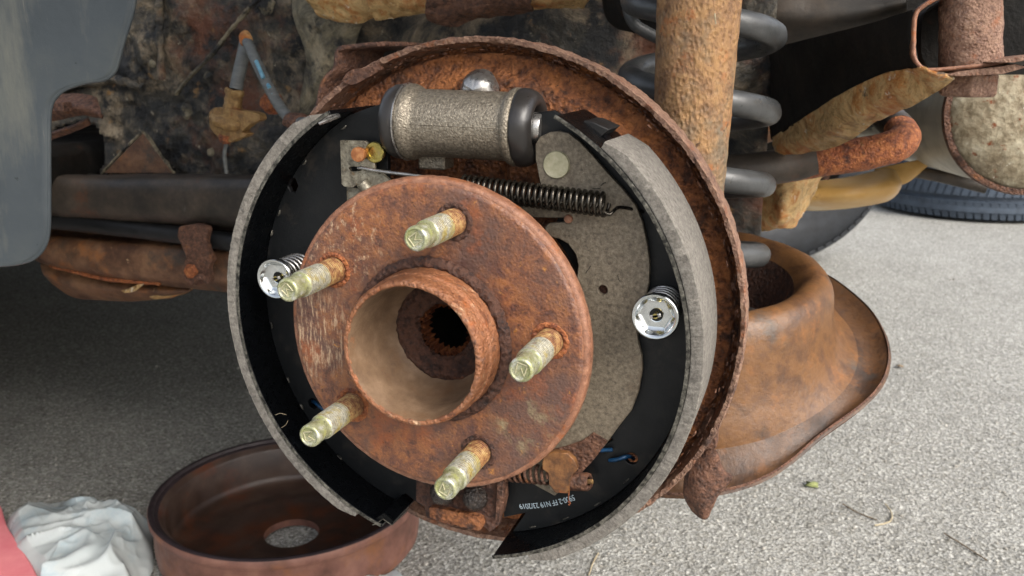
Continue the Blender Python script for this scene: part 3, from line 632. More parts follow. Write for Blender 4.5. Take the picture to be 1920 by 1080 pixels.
for q in ((829, 924), (891, 934)):
    bm = ball(at(*q, .0225), .0066, (1, .85, 1), 3); rough_up(bm, .0005, 400, 3); finish(bm, 'rivet', BLOT, an, 60)
# ------------------------------------------------------------------ lower adjuster parts
lb = empty('link_bracket', 'rusty brown bracket tab below the lever at the lower right of the hub', 'bracket', tuple(at(1050, 880, .026)))
out = [(1016, 868), (1020, 852), (1040, 847), (1063, 850), (1076, 862), (1083, 880), (1070, 896), (1066, 925), (1040, 925), (1030, 908), (1027, 888), (1018, 880)]
bm = plate(P(out, .0215), [], .0035); rough_up(bm, .0004, 350, 2); finish(bm, 'bracket_tab', TABM, lb, 40, bevel=.0004)
bm = plate(P([(1018, 858), (1024, 846), (1060, 838), (1092, 826), (1112, 812), (1139, 828), (1113, 862), (1086, 891), (1062, 893)], YL-.0012), [], .0015); rough_up(bm, .0004, 350, 2); finish(bm, 'bracket_root', RUST_BROWN, lb, 40, bevel=.0003)
bm = tube(spline(P([(1067, 922, .0212), (1066, 935, .021), (1069, 942, .021)]), 4), .0003, 6)
for q in ((1066, 941), (1069, 944), (1067, 946)): ball(at(*q, .021), .0005, bm=bm, sub=1)
finish(bm, 'rust_flake', RUST_ORANGE, lb, 60)
ab = empty('adjuster_barrel', 'short rusty brown barrel poking out right of the bracket tab', 'barrel', tuple(at(1095, 902, .026)))
b0, b1_ = at(1066, 903, .027), at(1113, 903, .024)
bm = lathe([(.0001, 0), (.0042, 0), (.0044, .001), (.0044, .0105), (.0038, .0118), (.0026, .0120), (.0022, .011)], b0, b1_-b0, 32); rough_up(bm, .0003, 300); finish(bm, 'barrel', RUST_BROWN, ab, 50)
bm = lathe([(.0012, .009), (.0011, .0135), (.0001, .0138)], b0, b1_-b0, 12); finish(bm, 'barrel_pin', BRASS, ab, 50)
ls = empty('lower_spring', 'small rusty coil spring below the hub beside the bracket tab', 'spring', tuple(at(1000, 885, .03)))
c0, c1_ = at(925, 882, .031), at(1034, 891, .027)
bm = tube(helix(c0, c1_-c0, .0044, (c1_-c0).length, 10.5, 16), .00085, 8); finish(bm, 'spring_coils', RUST_BROWN, ls, 60)
bs = empty('blue_spring', 'blue coated lower shoe spring whose wire ends hook into both shoes', 'spring', tuple(at(1150, 860, .036)))
bm = tube(spline(P([(1095, 836, .0315), (1118, 844, .0312), (1148, 843, .0312)]), 5), .0010, 10); finish(bm, 'spring_wire', BLUE, bs, 60)
bm = tube(spline(P([(1143, 863, .0325), (1156, 862, .031), (1172, 857, .032), (1182, 856, .036), (1188, 860, .042)]), 5), .0010, 10); finish(bm, 'hook_end', BLUE, bs, 60)
bm = tube(spline(P([(582, 752, .042), (590, 754, .036), (602, 764, .033), (640, 790, .033)]), 5), .0010, 10); finish(bm, 'hook_end', BLUE, bs, 60)
# loose wire bristles stuck to the parts
fl = [((1098, 512, .0272), (1104, 504, .0272), (1108, 498, .0272)), ((1158, 516, .0275), (1160, 524, .0275), (1163, 528, .0275)), ((1111, 353, .0275), (1120, 354, .0275), (1127, 352, .0275)), ((1126, 349, .0275), (1131, 344, .0275), (1136, 342, .0275))]
BL = ['short dark bristle nearest the notch of the grey lever', 'dark bristle on the grey lever left of the hold-down spring', 'flat dark bristle on the lever just above the black spring', 'slanting dark bristle on the lever near the right shoe, above the spring']
for f, lb_ in zip(fl, BL):
    bm = tube(spline(P(f), 4), .00018, 5); finish(bm, 'wire_bristle', DARKLINT, None, 60, label=lb_, cat='bristle', group='loose bristles on the lever', loc=tuple(P(f)[0]))
bm = tube(spline(P([(516, 778, .0103), (526, 775, .0095), (537, 778, .010)]), 4), .0001, 5); tube(spline(P([(528, 802, .0103), (536, 796, .010), (540, 788, .0105)]), 4), .0001, 5, bm=bm)
finish(bm, 'lint', FIBRE, None, 60, label='wisps of pale lint caught on the edge of the left brake shoe', cat='lint', loc=tuple(at(526, 776, .01)))

# ================================================================== AROUND THE BRAKE
# ------------------------------------------------------------------ bracket behind the backing plate
br = empty('hose_bracket', 'thin bent rusty steel bracket standing behind the top left of the backing plate', 'bracket', tuple(at(620, 140, .07)))
path = spline(P([(720, 82, .064), (690, 84, .064), (650, 88, .064), (637, 91, .064), (631, 98, .064), (629, 112, .064), (626, 130, .064), (612, 143, .064), (603, 158, .064), (598, 178, .064), (594, 200, .064), (590, 222, .064)]), 5)
bm = bmesh.new(); rows = []
for p in path: rows.append([p, p+V((.004, .016, 0)), p+V((.010, .034, -.001))])
ring_mesh(bm, rows, False); finish(bm, 'bent_strip', RUST_BROWN, br, 60, solid=.0022, bevel=0)
bm = plate(P([(598, 215), (600, 165), (625, 140), (634, 100), (740, 92), (740, 240), (600, 240)], .096), [], .003); finish(bm, 'back_leaf', STEEL_SMEAR, br, 40)
# ------------------------------------------------------------------ shock absorber
sh = empty('shock_absorber', 'thick rusty shock absorber tube rising to the top of the picture', 'shock absorber', (.094, .125, -.1))
prof = []
for i in range(110):
    z = -.02+i*.004; prof.append((.0172+.0042*min(1, max(0, (z+.02)/.18)), z))
bm = lathe(prof, (.0948, .122, 0), (.006, .02, 1), 120, True, True); rough_up(bm, .0005, 160, 3, 5); finish(bm, 'tube', SHOCK, sh, 60)
bm = tube([at(1340, 25, .10), at(1342, 45, .10)], .0004, 6); finish(bm, 'lint', FIBRE, sh, 60)
# ------------------------------------------------------------------ coil spring
cs = empty('coil_spring', 'heavy black suspension coil spring behind the rusty shock absorber', 'spring', (.0875, .2, -.05))
pts = []
for i in range(0, 24*7+1):
    ph = i/24*2*PI - 2*PI*1.6
    z = .1365 - .0432*ph/(2*PI)
    if z < -.052: break
    pts.append(V((.0875+.0415*math.cos(ph), .20+.0415*math.sin(ph), z)))
bm = tube(pts, .0074, 18); rough_up(bm, .0001, 300); finish(bm, 'spring_wire', COIL, cs, 60)
bm = bmesh.new()
# ------------------------------------------------------------------ trailing arm with spring pan
ta = empty('suspension_arm', 'rusty tan suspension arm with a deep round spring pan and flared brim', 'suspension arm', (.0875, .2, -.1))
def panring(r, z, tilt, seg=120, stretch=0, cx=.0875):
    out = []
    for k in range(seg):
        a = 2*PI*k/seg; x = r*math.cos(a); y = r*math.sin(a)
        bulge = 1
        out.append(V((cx + x, .205 + y*(1+stretch), z + tilt*y)))
    return out
R_ = [panring(.050, -.062, .12), panring(.055, -.042, .14), panring(.0600, -.025, .15), panring(.0635, -.0135, .15), panring(.069, -.0065, .14), panring(.076, -.0040, .13), panring(.0825, -.0068, .13), panring(.0865, -.013, .14),
      panring(.0875, -.021, .17), panring(.0882, -.032, .23), panring(.0900, -.042, .28), panring(.0935, -.0495, .31), panring(.0985, -.0545, .33), panring(.1045, -.0570, .35), panring(.1105, -.0555, .36), panring(.1148, -.0515, .36), panring(.1165, -.0535, .36), panring(.113, -.0590, .36), panring(.100, -.0605, .35)]
def panpart(rs, nm, m, cap):
    bm = bmesh.new(); ring_mesh(bm, rs, True, cap, False)
    for v in bm.verts:
        d = V((v.co.x-.0875, v.co.y-.205, 0)); a = math.atan2(d.y, d.x)
        if d.length > .095:
            k = min(1, (d.length-.095)/.02)
            s_ = 1+.06*math.cos(2*(a-.1)) - .09*k*math.exp(-((a+.62)/.30)**2)
            v.co.z -= .016*k*max(0, -math.sin(a))**2
            v.co.x = .0875 + d.x*s_; v.co.y = .205 + d.y*s_
    rough_up(bm, .0006, 60, 2, 4); o = finish(bm, nm, m, ta, 60)
    mm = o.modifiers.new('ss', 'SUBSURF'); mm.levels = 1; mm.render_levels = 1
panpart(R_[:4], 'pan_well', RUST_DARK, True)
panpart(R_[3:13], 'spring_pan', TAN, False)
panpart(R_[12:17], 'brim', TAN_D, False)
panpart(R_[15:], 'brim_edge', RUST_BROWN, False)
bm = lathe([(.0001, 0), (.030, 0), (.033, .004), (.034, .012)], (.0875, .203, -.064), (0, 0, 1), 48); finish(bm, 'spring_seat', RUST_DARK, ta, 60)
# pointed tail and gusset under the brake
rows = [P([(1300, 852, .085), (1318, 846, .082), (1340, 838, .080), (1345, 900, .083)]), P([(1288, 890, .083), (1312, 900, .078), (1340, 905, .079), (1372, 893, .083)]), P([(1285, 925, .082), (1312, 940, .077), (1335, 938, .079), (1342, 925, .082)]), P([(1300, 955, .082), (1315, 968, .080), (1322, 970, .080), (1328, 958, .083)])]
bm = loft(rows, 6); rough_up(bm, .0003, 120); finish(bm, 'pointed_tail', RUST_BROWN, ta, 60, solid=.003)
bm = plate(P([(1300, 800), (1325, 760), (1345, 770), (1343, 842), (1312, 846)], .075), [], .010); finish(bm, 'gusset', RUST_BROWN, ta, 40, bevel=.001)
# arm body running forward behind the plate
bm = tube([V((.06, .19, -.07)), V((-.02, .16, -.05)), V((-.15, .2, -.04))], [.035, .03, .028], 24); finish(bm, 'arm_body', RUST_SMEAR, ta, 60)
# ------------------------------------------------------------------ subframe beam, upper right
sf = empty('subframe_beam', 'black box beam with an open rounded end, rusty crust along its lower edge, at the upper right', 'beam', tuple(at(1750, 100, .16)))
lip = spline(P([(1990, -60, .155), (1850, -60, .152), (1785, -18, .15), (1742, 5, .15), (1724, 18, .15), (1717, 34, .15), (1714, 60, .15), (1714, 95, .15), (1718, 113, .15), (1730, 127, .15), (1750, 131, .15), (1800, 127, .15), (1850, 122, .15), (1900, 113, .15), (1990, 100, .15)]), 4)
bm = bmesh.new(); rows = [[p, p+V((-.001, .004, 0))] for p in lip]; ring_mesh(bm, rows, False); rough_up(bm, .0003, 300, 2); finish(bm, 'opening_lip', FRIM, sf, 60, solid=.0018)
A = P([(1715, 18, .152), (1640, 42, .19), (1560, 62, .24), (1480, 82, .29), (1440, 96, .34)])
B = P([(1712, 70, .152), (1640, 95, .19), (1560, 130, .24), (1485, 160, .29), (1440, 180, .34)])
D_ = P([(1722, 126, .152), (1655, 142, .19), (1560, 192, .24), (1490, 235, .29), (1448, 262, .34)])
bm = loft([A, B, D_], 6); rough_up(bm, .0008, 60, 3); finish(bm, 'side_wall', DIRTY_BLACK, sf, 60, solid=.002)
E1 = P([(1722, 127, .150), (1655, 139, .186), (1566, 184, .232), (1500, 226, .281), (1450, 258, .333)])
E2 = P([(1760, 138, .143), (1700, 162, .168), (1608, 206, .212), (1530, 250, .262), (1453, 276, .320)])
E3 = P([(1790, 147, .150), (1724, 190, .170), (1645, 226, .216), (1572, 272, .262), (1460, 291, .325)])
bm = loft([E1, E2, E3], 10); rough_up(bm, .0014, 70, 3, 5); finish(bm, 'crusted_flange', CRUST, sf, 60, solid=.002)
I1 = [p+V((.004, .01, 0)) for p in lip]; I2 = [p+V((-.02, .20, -.02)) for p in lip]
bm = bmesh.new(); ring_mesh(bm, [I1, I2], False); finish(bm, 'inner_walls', DIRTY_BLACK, sf, 60)
bm = plate(P([(1700, -70), (2000, -70), (2000, 140), (1700, 140)], .30), [], .003); finish(bm, 'inner_end', DIRTY_BLACK, sf, 40)
for Y0, q in ((.146, [(1772, 141), (1800, 134), (1850, 128), (1905, 120), (1925, 126), (1880, 139), (1800, 143)]), (.143, [(1850, 117), (1900, 107), (1990, 98), (1990, 104), (1900, 118)])):
    bm = plate(P(q, Y0), [], .03); rough_up(bm, .0004, 200, 2); finish(bm, 'flaking_layer', RUST_RIM, sf, 40, bevel=.0003)
sb = empty('subframe_bolt', 'vertical rusty bolt sleeve with a hex head below, inside the open box beam', 'bolt', tuple(at(1820, 60, .17)))
p0 = at(1819, -70, .170); p1 = at(1820, 128, .170)
prof = [(.0148, (p1-p0).length*i/60) for i in range(61)]
bm = lathe(prof, p0, p1-p0, 64, True, True); rough_up(bm, .0007, 120, 5, 4); finish(bm, 'sleeve', RUST_RIM, sb, 60)
hx = at(1817, 139, .168); bm = lathe([(.0001, 0), (.0148, 0), (.0148, -.0098), (.0135, -.0112), (.0001, -.0112)], hx, (0, 0, 1), 6); rough_up(bm, .0002, 200); finish(bm, 'hex_head', RUST_RIM, sb, 20, bevel=.0006)
# ------------------------------------------------------------------ anti-roll bar / rusty pipe
pp = empty('rusty_pipe', 'bent tube with orange rust at its elbow, crossing right of the coil spring', 'pipe', tuple(at(1600, 290, .36)))
pa = spline(P([(1300, 330, .31), (1400, 322, .32), (1480, 310, .33), (1560, 298, .335), (1640, 284, .34), (1680, 272, .345), (1694, 260, .36), (1688, 245, .38)]), 8)
bm = tube(spline(P([(1688, 245, .38), (1672, 228, .41), (1645, 205, .46), (1600, 170, .52)]), 8), .0118, 28); rough_up(bm, .0005, 90, 2, 4); finish(bm, 'back_run', STEEL_SMEAR, pp, 60)
bm = tube(pa, .0118, 28); rough_up(bm, .0007, 90, 2, 4); finish(bm, 'tube', RUST_ORANGE, pp, 60)
pb = spline(P([(1300, 330, .308), (1400, 321, .318), (1480, 308, .328), (1530, 298, .331)]), 8)
bm = tube(pb, .0125, 28); rough_up(bm, .0006, 80, 2, 3); finish(bm, 'painted_sleeve', STEEL_SMEAR, pp, 60)
# ------------------------------------------------------------------ ochre shield below the pipe
oc = empty('fuel_filter_shell', 'smooth ochre rounded metal shell hanging below the rusty pipe', 'shell', tuple(at(1600, 360, .55)))
rows = [P([(1500, 345, .52), (1540, 340, .53), (1600, 332, .54), (1660, 318, .55), (1680, 322, .56)]), P([(1500, 358, .50), (1540, 356, .50), (1600, 352, .50), (1670, 340, .52), (1688, 340, .55)]), P([(1500, 376, .50), (1540, 376, .50), (1600, 374, .50), (1670, 362, .52), (1688, 350, .55)]), P([(1500, 393, .54), (1540, 393, .54), (1600, 388, .54), (1660, 377, .55), (1682, 362, .57)])]
bm = loft(rows, 7); finish(bm, 'shell', OCHRE, oc, 80, solid=.002)
rows = [P([(1640, 318, .58), (1690, 306, .60), (1738, 298, .62)]), P([(1660, 335, .57), (1700, 325, .60), (1750, 302, .62)]), P([(1678, 350, .58), (1705, 340, .60), (1735, 312, .62)])]
bm = loft(rows, 6); finish(bm, 'shell_arm', OCHRE, oc, 80, solid=.002)
bm = tube(P([(1560, 300, .5), (1545, 335, .5)]), .004, 8); tube(P([(1604, 308, .49), (1604, 320, .49)]), .0022, 8, bm=bm); finish(bm, 'stay', RUST_BROWN, oc, 60)
# ------------------------------------------------------------------ crusted hanger
ch = empty('crusted_hanger', 'crusty tan and orange hanger bracket just right of the lower spring coils', 'bracket', tuple(at(1480, 380, .42)))
rows = [P([(1420, 325, .40), (1440, 322, .39), (1480, 322, .38), (1515, 320, .39), (1545, 322, .42)]), P([(1418, 365, .40), (1440, 362, .385), (1475, 360, .37), (1505, 358, .385), (1525, 360, .42)]), P([(1420, 400, .40), (1440, 405, .385), (1465, 405, .37), (1490, 400, .385), (1510, 395, .42)]), P([(1430, 432, .41), (1445, 430, .40), (1465, 426, .39), (1480, 424, .40), (1500, 405, .42)])]
bm = loft(rows, 9); rough_up(bm, .0028, 55, 6, 5); finish(bm, 'crust', CRUST, ch, 60, solid=.002)
bm = plate(P([(1366, 362), (1402, 358), (1402, 420), (1366, 420)], .38), [], .02); finish(bm, 'side_ear', RUST_BROWN, ch, 40, bevel=.002)
ub = empty('rusty_bracket', 'lumpy rusty bracket between the coils and the black box beam', 'bracket', tuple(at(1400, 240, .42)))
rows = [P([(1330, 215, .42), (1370, 212, .42), (1410, 218, .40), (1450, 225, .42)]), P([(1330, 245, .40), (1370, 240, .39), (1410, 245, .38), (1450, 240, .40)]), P([(1330, 275, .42), (1370, 270, .41), (1410, 262, .41), (1450, 262, .42)])]
bm = loft(rows, 8); rough_up(bm, .003, 50, 3, 4); finish(bm, 'bracket', RUST_SMEAR, ub, 60, solid=.002)
# ------------------------------------------------------------------ muffler
mf = empty('muffler', 'pale grey muffler with a rust-speckled round end at the right edge', 'muffler', tuple(at(1900, 220, .42)))
cc = at(1935, 208, .44); far = at(1690, 205, .85); axd = (far-cc).normalized(); rr = .062
bm = lathe([(.0001, -.018), (.030, -.016), (.050, -.009), (.058, -.003), (.0605, .0)], cc, axd, 72); rough_up(bm, .0008, 90, 2, 4); finish(bm, 'end_cap', MUFF_CAP, mf, 60)
bm = lathe([(.0598, -.004), (.0640, -.003), (.0650, .001), (.0635, .004), (.0600, .006)], cc, axd, 72); rough_up(bm, .0003, 200); finish(bm, 'crimped_seam', RUST_BROWN, mf, 60)
bm = lathe([(.0615, .004), (.0605, .06), (.058, .30), (.054, .34), (.0, .36)], cc, axd, 72); finish(bm, 'shell', MUFF, mf, 60)
bm = lathe([(.020, .30), (.020, .5)], cc, axd, 24); finish(bm, 'outlet_pipe', RUST_BROWN, mf, 60)
hp_ = empty('heat_shield', 'dull grey curved heat shield lying between muffler and box beam', 'heat shield', tuple(at(1700, 200, .7)))
rows = [P([(1590, 215, .8), (1700, 200, .72), (1790, 190, .62), (1860, 185, .56)]), P([(1600, 250, .78), (1720, 240, .68), (1800, 232, .6), (1870, 235, .55)]), P([(1640, 265, .8), (1720, 280, .7), (1820, 302, .62), (1925, 338, .56)])]
bm = loft(rows, 6); finish(bm, 'shield', MUFF, hp_, 60, solid=.002)
bm = tube(spline(P([(1655, 190, .64), (1690, 200, .63), (1702, 225, .62), (1692, 250, .62)]), 5), .003, 10); finish(bm, 'shield_edge_wire', RUST_BROWN, hp_, 60)
pr_ = bmesh.new(); tube(spline(P([(1690, 318, .62), (1760, 330, .62), (1850, 352, .62)]), 4), .006, 12, bm=pr_)
finish(pr_, 'brake_line', STEEL_SMEAR, None, 60, label='thin dark line running below the muffler in front of the bluish tyre', cat='pipe', loc=tuple(at(1760, 330, .62)))
# ------------------------------------------------------------------ tyres
def tyre(name, label, c, ax, R, W, mat_, seg=96):
    t = empty(name, label, 'tyre', c)
    prof = [(R*.62, -W*.40), (R*.70, -W*.47), (R*.84, -W*.50), (R*.94, -W*.46), (R*.985, -W*.40)]
    cr = [(R*(1-.012*(x*x)*6), x*W) for x in ()]
    xs = []
    gro = (-.22, 0, .22)
    x = -.40
    prof2 = []
    for (x0, x1) in ((-.39, -.25), (-.20, -.03), (.03, .20), (.25, .39)):
        prof2 += [(R-.009, x0*W), (R, x0*W+.0012), (R, x1*W-.0012), (R-.009, x1*W)]
    pr_all = prof + prof2 + [(r, -h) for r, h in reversed(prof)]
    bm = lathe(pr_all, c, ax, seg, closed=False)
    finish(bm, 'carcass', mat_, t, 40)
    # tread blocks
    axn, u, v = frame(ax); bm = bmesh.new(); cc = V(c)
    for row, (x0, x1) in enumerate(((-.47, -.26), (-.19, -.04), (.04, .19), (.26, .47))):
        n = 84
        for k in range(n):
            a0 = 2*PI*(k+.12)/n; a1 = 2*PI*(k+.86)/n; sk = .03*(1 if row % 2 else -1)
            vs = []
            for (aa, xx, rr2) in ((a0, x0, 1), (a1, x0, 1), (a1+sk, x1, 1), (a0+sk, x1, 1)):
                drop = .012*(abs(xx) > .4)
                for q in (R-.004-drop, R+.0035-drop): vs.append(bm.verts.new(cc+axn*xx*W+(u*math.cos(aa)+v*math.sin(aa))*q))
            b0, t0, b1, t1, b2, t2, b3, t3 = vs
            for f in ((t0, t1, t2, t3), (b0, t0, t1, b1), (b1, t1, t2, b2), (b2, t2, t3, b3), (b3, t3, t0, b0)): bm.faces.new(f)
    finish(bm, 'tread_blocks', mat_, t, 30, kind='stuff')
    bm = lathe([(R*.30, -W*.1), (R*.55, -W*.2), (R*.63, -W*.40)], c, ax, 48); lathe([(R*.30, W*.1), (R*.55, W*.2), (R*.63, W*.40)], c, ax, 48, bm=bm); finish(bm, 'wheel_rim', DIRTY_BLACK, t, 60)
    return t
g = atz(1800, 418, GZ); R1 = .31
tyre('loose_tyre', 'bluish grey tyre lying flat on the concrete beyond the muffler', (g.x+.06, g.y+R1, GZ+.13), (0, 0, 1), R1, .25, TYRE_B)
g2 = atz(1500, 508, GZ); R2 = .30
tyre('opposite_tyre', 'dark tyre standing on the far side of the car behind the spring pan', (g2.x-.115, g2.y+.1, GZ+R2), (-.35, 1, 0), R2, .19, TYRE_D)

# ------------------------------------------------------------------ left side: wheelhouse, beams, liner, hoses
def inside(x, y, poly):
    c = False; j = len(poly)-1
    for i in range(len(poly)):
        if (poly[i][1] > y) != (poly[j][1] > y) and x < (poly[j][0]-poly[i][0])*(y-poly[i][1])/(poly[j][1]-poly[i][1])+poly[i][0]: c = not c
        j = i
    return c
wh = empty('wheelhouse_panel', 'black undercoated inner body panel with rust and beige crust, left behind the brake', 'body panel', (-.4, .34, .1))
YP = .34
hole_px = [(85, 262), (110, 240), (150, 228), (180, 232), (196, 262), (200, 300), (190, 326), (150, 326), (120, 318), (85, 300)]
hp3 = [(p.x, p.z) for p in P(hole_px, YP)]
x0, x1, z0, z1 = -.80, .12, -.02, .34; nx, nz_ = 300, 120
bm = bmesh.new(); G = []
for j in range(nz_+1):
    row = []
    for i in range(nx+1):
        x = x0+(x1-x0)*i/nx; z = z0+(z1-z0)*j/nz_
        y = YP + .012*fr((x, 0, z), 9, 1, 3) + .0035*fr((x, 0, z), 45, 2, 4)
        row.append(bm.verts.new((x, y, z)))
    G.append(row)
for j in range(nz_):
    for i in range(nx):
        cx = x0+(x1-x0)*(i+.5)/nx; cz = z0+(z1-z0)*(j+.5)/nz_
        if inside(cx, cz, hp3): continue
        f = bm.faces.new((G[j][i], G[j][i+1], G[j+1][i+1], G[j+1][i]))
        f.material_index = 0
o = finish(bm, 'panel', BODY, wh, 180, solid=.002, recalc=False)
YR = YP-.012
def seam(pts, r, m, name='seam', seed=1):
    bm = tube(spline(P(pts, YR+.004), 8), r, 8); rough_up(bm, r*.7, 140, seed, 3); finish(bm, name, m, wh, 60)
seam([(490, -5), (462, 22), (430, 60), (395, 105), (350, 150), (330, 178)], .0018, BODY_BEIGE)
seam([(300, -10), (298, 40), (300, 90), (303, 150)], .0035, BODY, 'pressed_rib', 2)
seam([(190, 326), (225, 288), (268, 246)], .0014, BODY_BEIGE, 'seam', 3)
seam([(268, 246), (295, 282), (326, 326)], .0018, BODY_BEIGE, 'seam', 4)
seam([(90, 178), (150, 158), (215, 150), (270, 165)], .0040, BODY, 'pressed_rib', 5)
bm = plate(P([(196, 324), (268, 250), (322, 324)], YR+.002), [], .003); rough_up(bm, .0005, 200); finish(bm, 'gusset', RUST_SMEAR, wh, 40)
for (px, py, r) in ((500, 12, .008), (286, 120, .0038), (425, 108, .0045), (390, 143, .004), (350, 208, .007), (395, 285, .004), (236, 316, .003), (265, 284, .003)):
    bm = ball(at(px, py, YR+.004), r, (1, .22, 1), 3); rough_up(bm, r*.4, 130, px, 3); finish(bm, 'caulk_blob', BODY_BEIGE, wh, 60)
bm = loft([P([(545, -20, .335), (600, -20, .33), (660, -20, .33), (720, -20, .33)]), P([(560, 60, .325), (600, 50, .32), (650, 40, .325), (690, 30, .33)]), P([(575, 130, .325), (600, 130, .32), (630, 110, .325), (672, 62, .33)]), P([(560, 215, .33), (585, 215, .325), (610, 200, .33), (640, 160, .335)])], 10)
rough_up(bm, .005, 26, 4, 5); finish(bm, 'beige_bulge', BODY_BEIGE, wh, 70, solid=.002)
# sill flange at the top
sl = empty('floor_flange', 'layered crusty beige and rust floor flange along the top above the backing plate', 'flange', tuple(at(850, 10, .30)))
for k, (up, lo, Y0, m) in enumerate((([(560, -40), (700, -60), (850, -60), (1000, -60), (1150, -60)], [(600, 30), (665, 42), (760, 22), (900, 10), (1110, -4)], .285, CRUST),
                             ([(690, -10), (800, -20), (900, -20), (1000, -20), (1150, -20)], [(705, 32), (760, 28), (880, 20), (985, 20), (1090, 8)], .275, CRUST),
                             ([(800, 0), (850, -5), (900, -5), (960, -8), (1000, -8)], [(808, 42), (850, 45), (900, 36), (960, 26), (1000, 22)], .268, RUST_BROWN))):
    a = P(up, Y0-.02); b = P(lo, Y0); mid = [(p*.4+q*.6)+V((0, -.006, 0)) for p, q in zip(a, b)]
    bm = loft([a, mid, b], 14); rough_up(bm, .0026, 60, k, 5); finish(bm, 'flange_layer', m, sl, 60, solid=.0022)
# far dark pieces seen over the plate
ft = empty('fuel_tank', 'black fuel tank and floor stampings in the dark above the backing plate', 'tank', (-.1, .6, 0))
bm = box((-.78, .92, -.03), (1.70, .72, .26)); finish(bm, 'tank_shell', DIRTY_BLACK, ft, 40, bevel=.03)
bm = tube(spline(P([(740, 100, .40), (765, 62, .40), (800, 48, .40), (900, 62, .42), (1040, 70, .44)]), 6), .006, 12); finish(bm, 'strap', DIRTY_BLACK, ft, 60)
bm = loft([P([(700, 40, .44), (850, 45, .44), (1000, 40, .44), (1180, 20, .44)]), P([(690, 100, .42), (850, 80, .41), (1000, 78, .41), (1150, 100, .42)]), P([(690, 180, .46), (850, 160, .46), (1000, 160, .46), (1160, 170, .46)])], 8); rough_up(bm, .004, 20, 2); finish(bm, 'floor_stamping', STEEL_SMEAR, ft, 60, solid=.003)
bm = box(at(1080, 65, .38), (.06, .02, .012), rot=Matrix.Rotation(-.1, 3, 'Y')); finish(bm, 'clip_block', STEEL_SMEAR, ft, 40, bevel=.002)
gp = bmesh.new(); loft([P([(1080, 60, .50), (1120, 55, .50), (1180, 60, .50), (1240, 70, .50)]), P([(1070, 120, .49), (1120, 110, .48), (1180, 115, .48), (1240, 120, .49)]), P([(1080, 200, .50), (1130, 200, .49), (1180, 200, .49), (1240, 210, .50)])], 6, bm=gp)
finish(gp, 'pale_cover', MUFF, None, 60, label='pale grey plastic cover glimpsed between backing plate rim and coil spring', cat='cover', solid=.003, loc=tuple(at(1120, 130, .49)))
hb = empty('upper_spring_mount', 'dark curved upper spring mount left of the top of the shock absorber', 'bracket', tuple(at(1180, 30, .24)))
bm = loft([P([(1130, -30, .27), (1170, -30, .25), (1230, -30, .25)]), P([(1140, 30, .27), (1180, 15, .25), (1235, 20, .25)]), P([(1165, 52, .27), (1195, 60, .255), (1240, 75, .25)])], 6); finish(bm, 'mount_cup', DIRTY_BLACK, hb, 60, solid=.004)
bm = tube(spline(P([(1178, -10, .235), (1180, 25, .232), (1195, 50, .232), (1235, 72, .235)]), 5), .004, 10); finish(bm, 'mount_rim', COIL, hb, 60)
bm = loft([P([(1385, -30, .36), (1450, -30, .36), (1550, -30, .36), (1760, -40, .36)]), P([(1385, 40, .35), (1450, 30, .34), (1550, 30, .34), (1720, 0, .34)]), P([(1385, 110, .36), (1450, 100, .36), (1500, 90, .36), (1700, 40, .36)])], 7); rough_up(bm, .004, 25, 2); finish(bm, 'floor_panel', STEEL_SMEAR, None, 60, label='dark grey body panel at the top between the spring and the box beam', cat='body panel', solid=.002, loc=tuple(at(1500, 40, .35)))
bm = loft([P([(1330, 90, .50), (1400, 90, .50), (1500, 90, .50), (1600, 90, .50)]), P([(1330, 200, .50), (1400, 200, .50), (1500, 200, .50), (1600, 200, .50)]), P([(1330, 340, .52), (1400, 340, .52), (1500, 300, .52), (1640, 230, .52)])], 5); rough_up(bm, .004, 25, 2); finish(bm, 'crossmember', DIRTY_BLACK, None, 60, label='almost black crossmember seen between the coils of the suspension spring', cat='crossmember', solid=.004, loc=tuple(at(1450, 200, .5)))
# floor pan beyond, with unseen body parts added to shade ground and brake
uf = empty('car_underbody', 'dark floor pan of the car, with unseen body parts added to shade ground and brake', 'floor pan', (0, 1, .2))
bm = box((-.75, 1.05, .235), (1.9, 1.3, .02)); finish(bm, 'rear_floor', DIRTY_BLACK, uf, 40)
bm = box((-2.55, .85, -.10), (3.2, 1.5, .10)); finish(bm, 'unseen_front_floor', DIRTY_BLACK, uf, 40, bevel=.01)  # unseen floor, set low to darken the ground on the left
bm = box((-2.3, 1.66, -.10), (3.6, .10, .36)); finish(bm, 'unseen_far_sill', DIRTY_BLACK, uf, 40, bevel=.02)  # unseen, added to cut sky light from the far side
bm = box((-4.2, .75, -.10), (.10, 1.9, .40)); finish(bm, 'unseen_front_apron', DIRTY_BLACK, uf, 40, bevel=.02)  # unseen closure added to stop light from the front
bm = box((-.30, .49, -.03), (.75, .22, .11)); finish(bm, 'unseen_kick_up_floor', DIRTY_BLACK, uf, 40, bevel=.01)  # hidden floor box added where light leaked onto the left ground
bm = box((-.80, .32, .02), (.55, .42, .04)); finish(bm, 'side_floor', DIRTY_BLACK, uf, 40, bevel=.01)  # added floor piece, keeps the left ground in shade
bm = box((-2.2, -.06, -.08), (3.2, .14, .34)); finish(bm, 'sill', DIRTY_BLACK, uf, 40, bevel=.02)  # out of frame, lowered to keep sky light off the left ground
bm = bmesh.new(); outer = []; inner = []
AC, AR = (-.02, .02), .37
pts = [(AC[0]+AR*math.cos(math.radians(a)), AC[1]+AR*math.sin(math.radians(a))) for a in range(50, 121, 5)]
rows = [[V((x, -.10, z)) for x, z in pts], [V((x, .02, z)) for x, z in pts], [V((x, .20, z+.01)) for x, z in pts], [V((x, .36, z+.01)) for x, z in pts]]
ring_mesh(bm, rows, False); finish(bm, 'unseen_wheel_arch', DIRTY_BLACK, uf, 60, solid=.003)  # out of view, added to cut overhead light on the brake
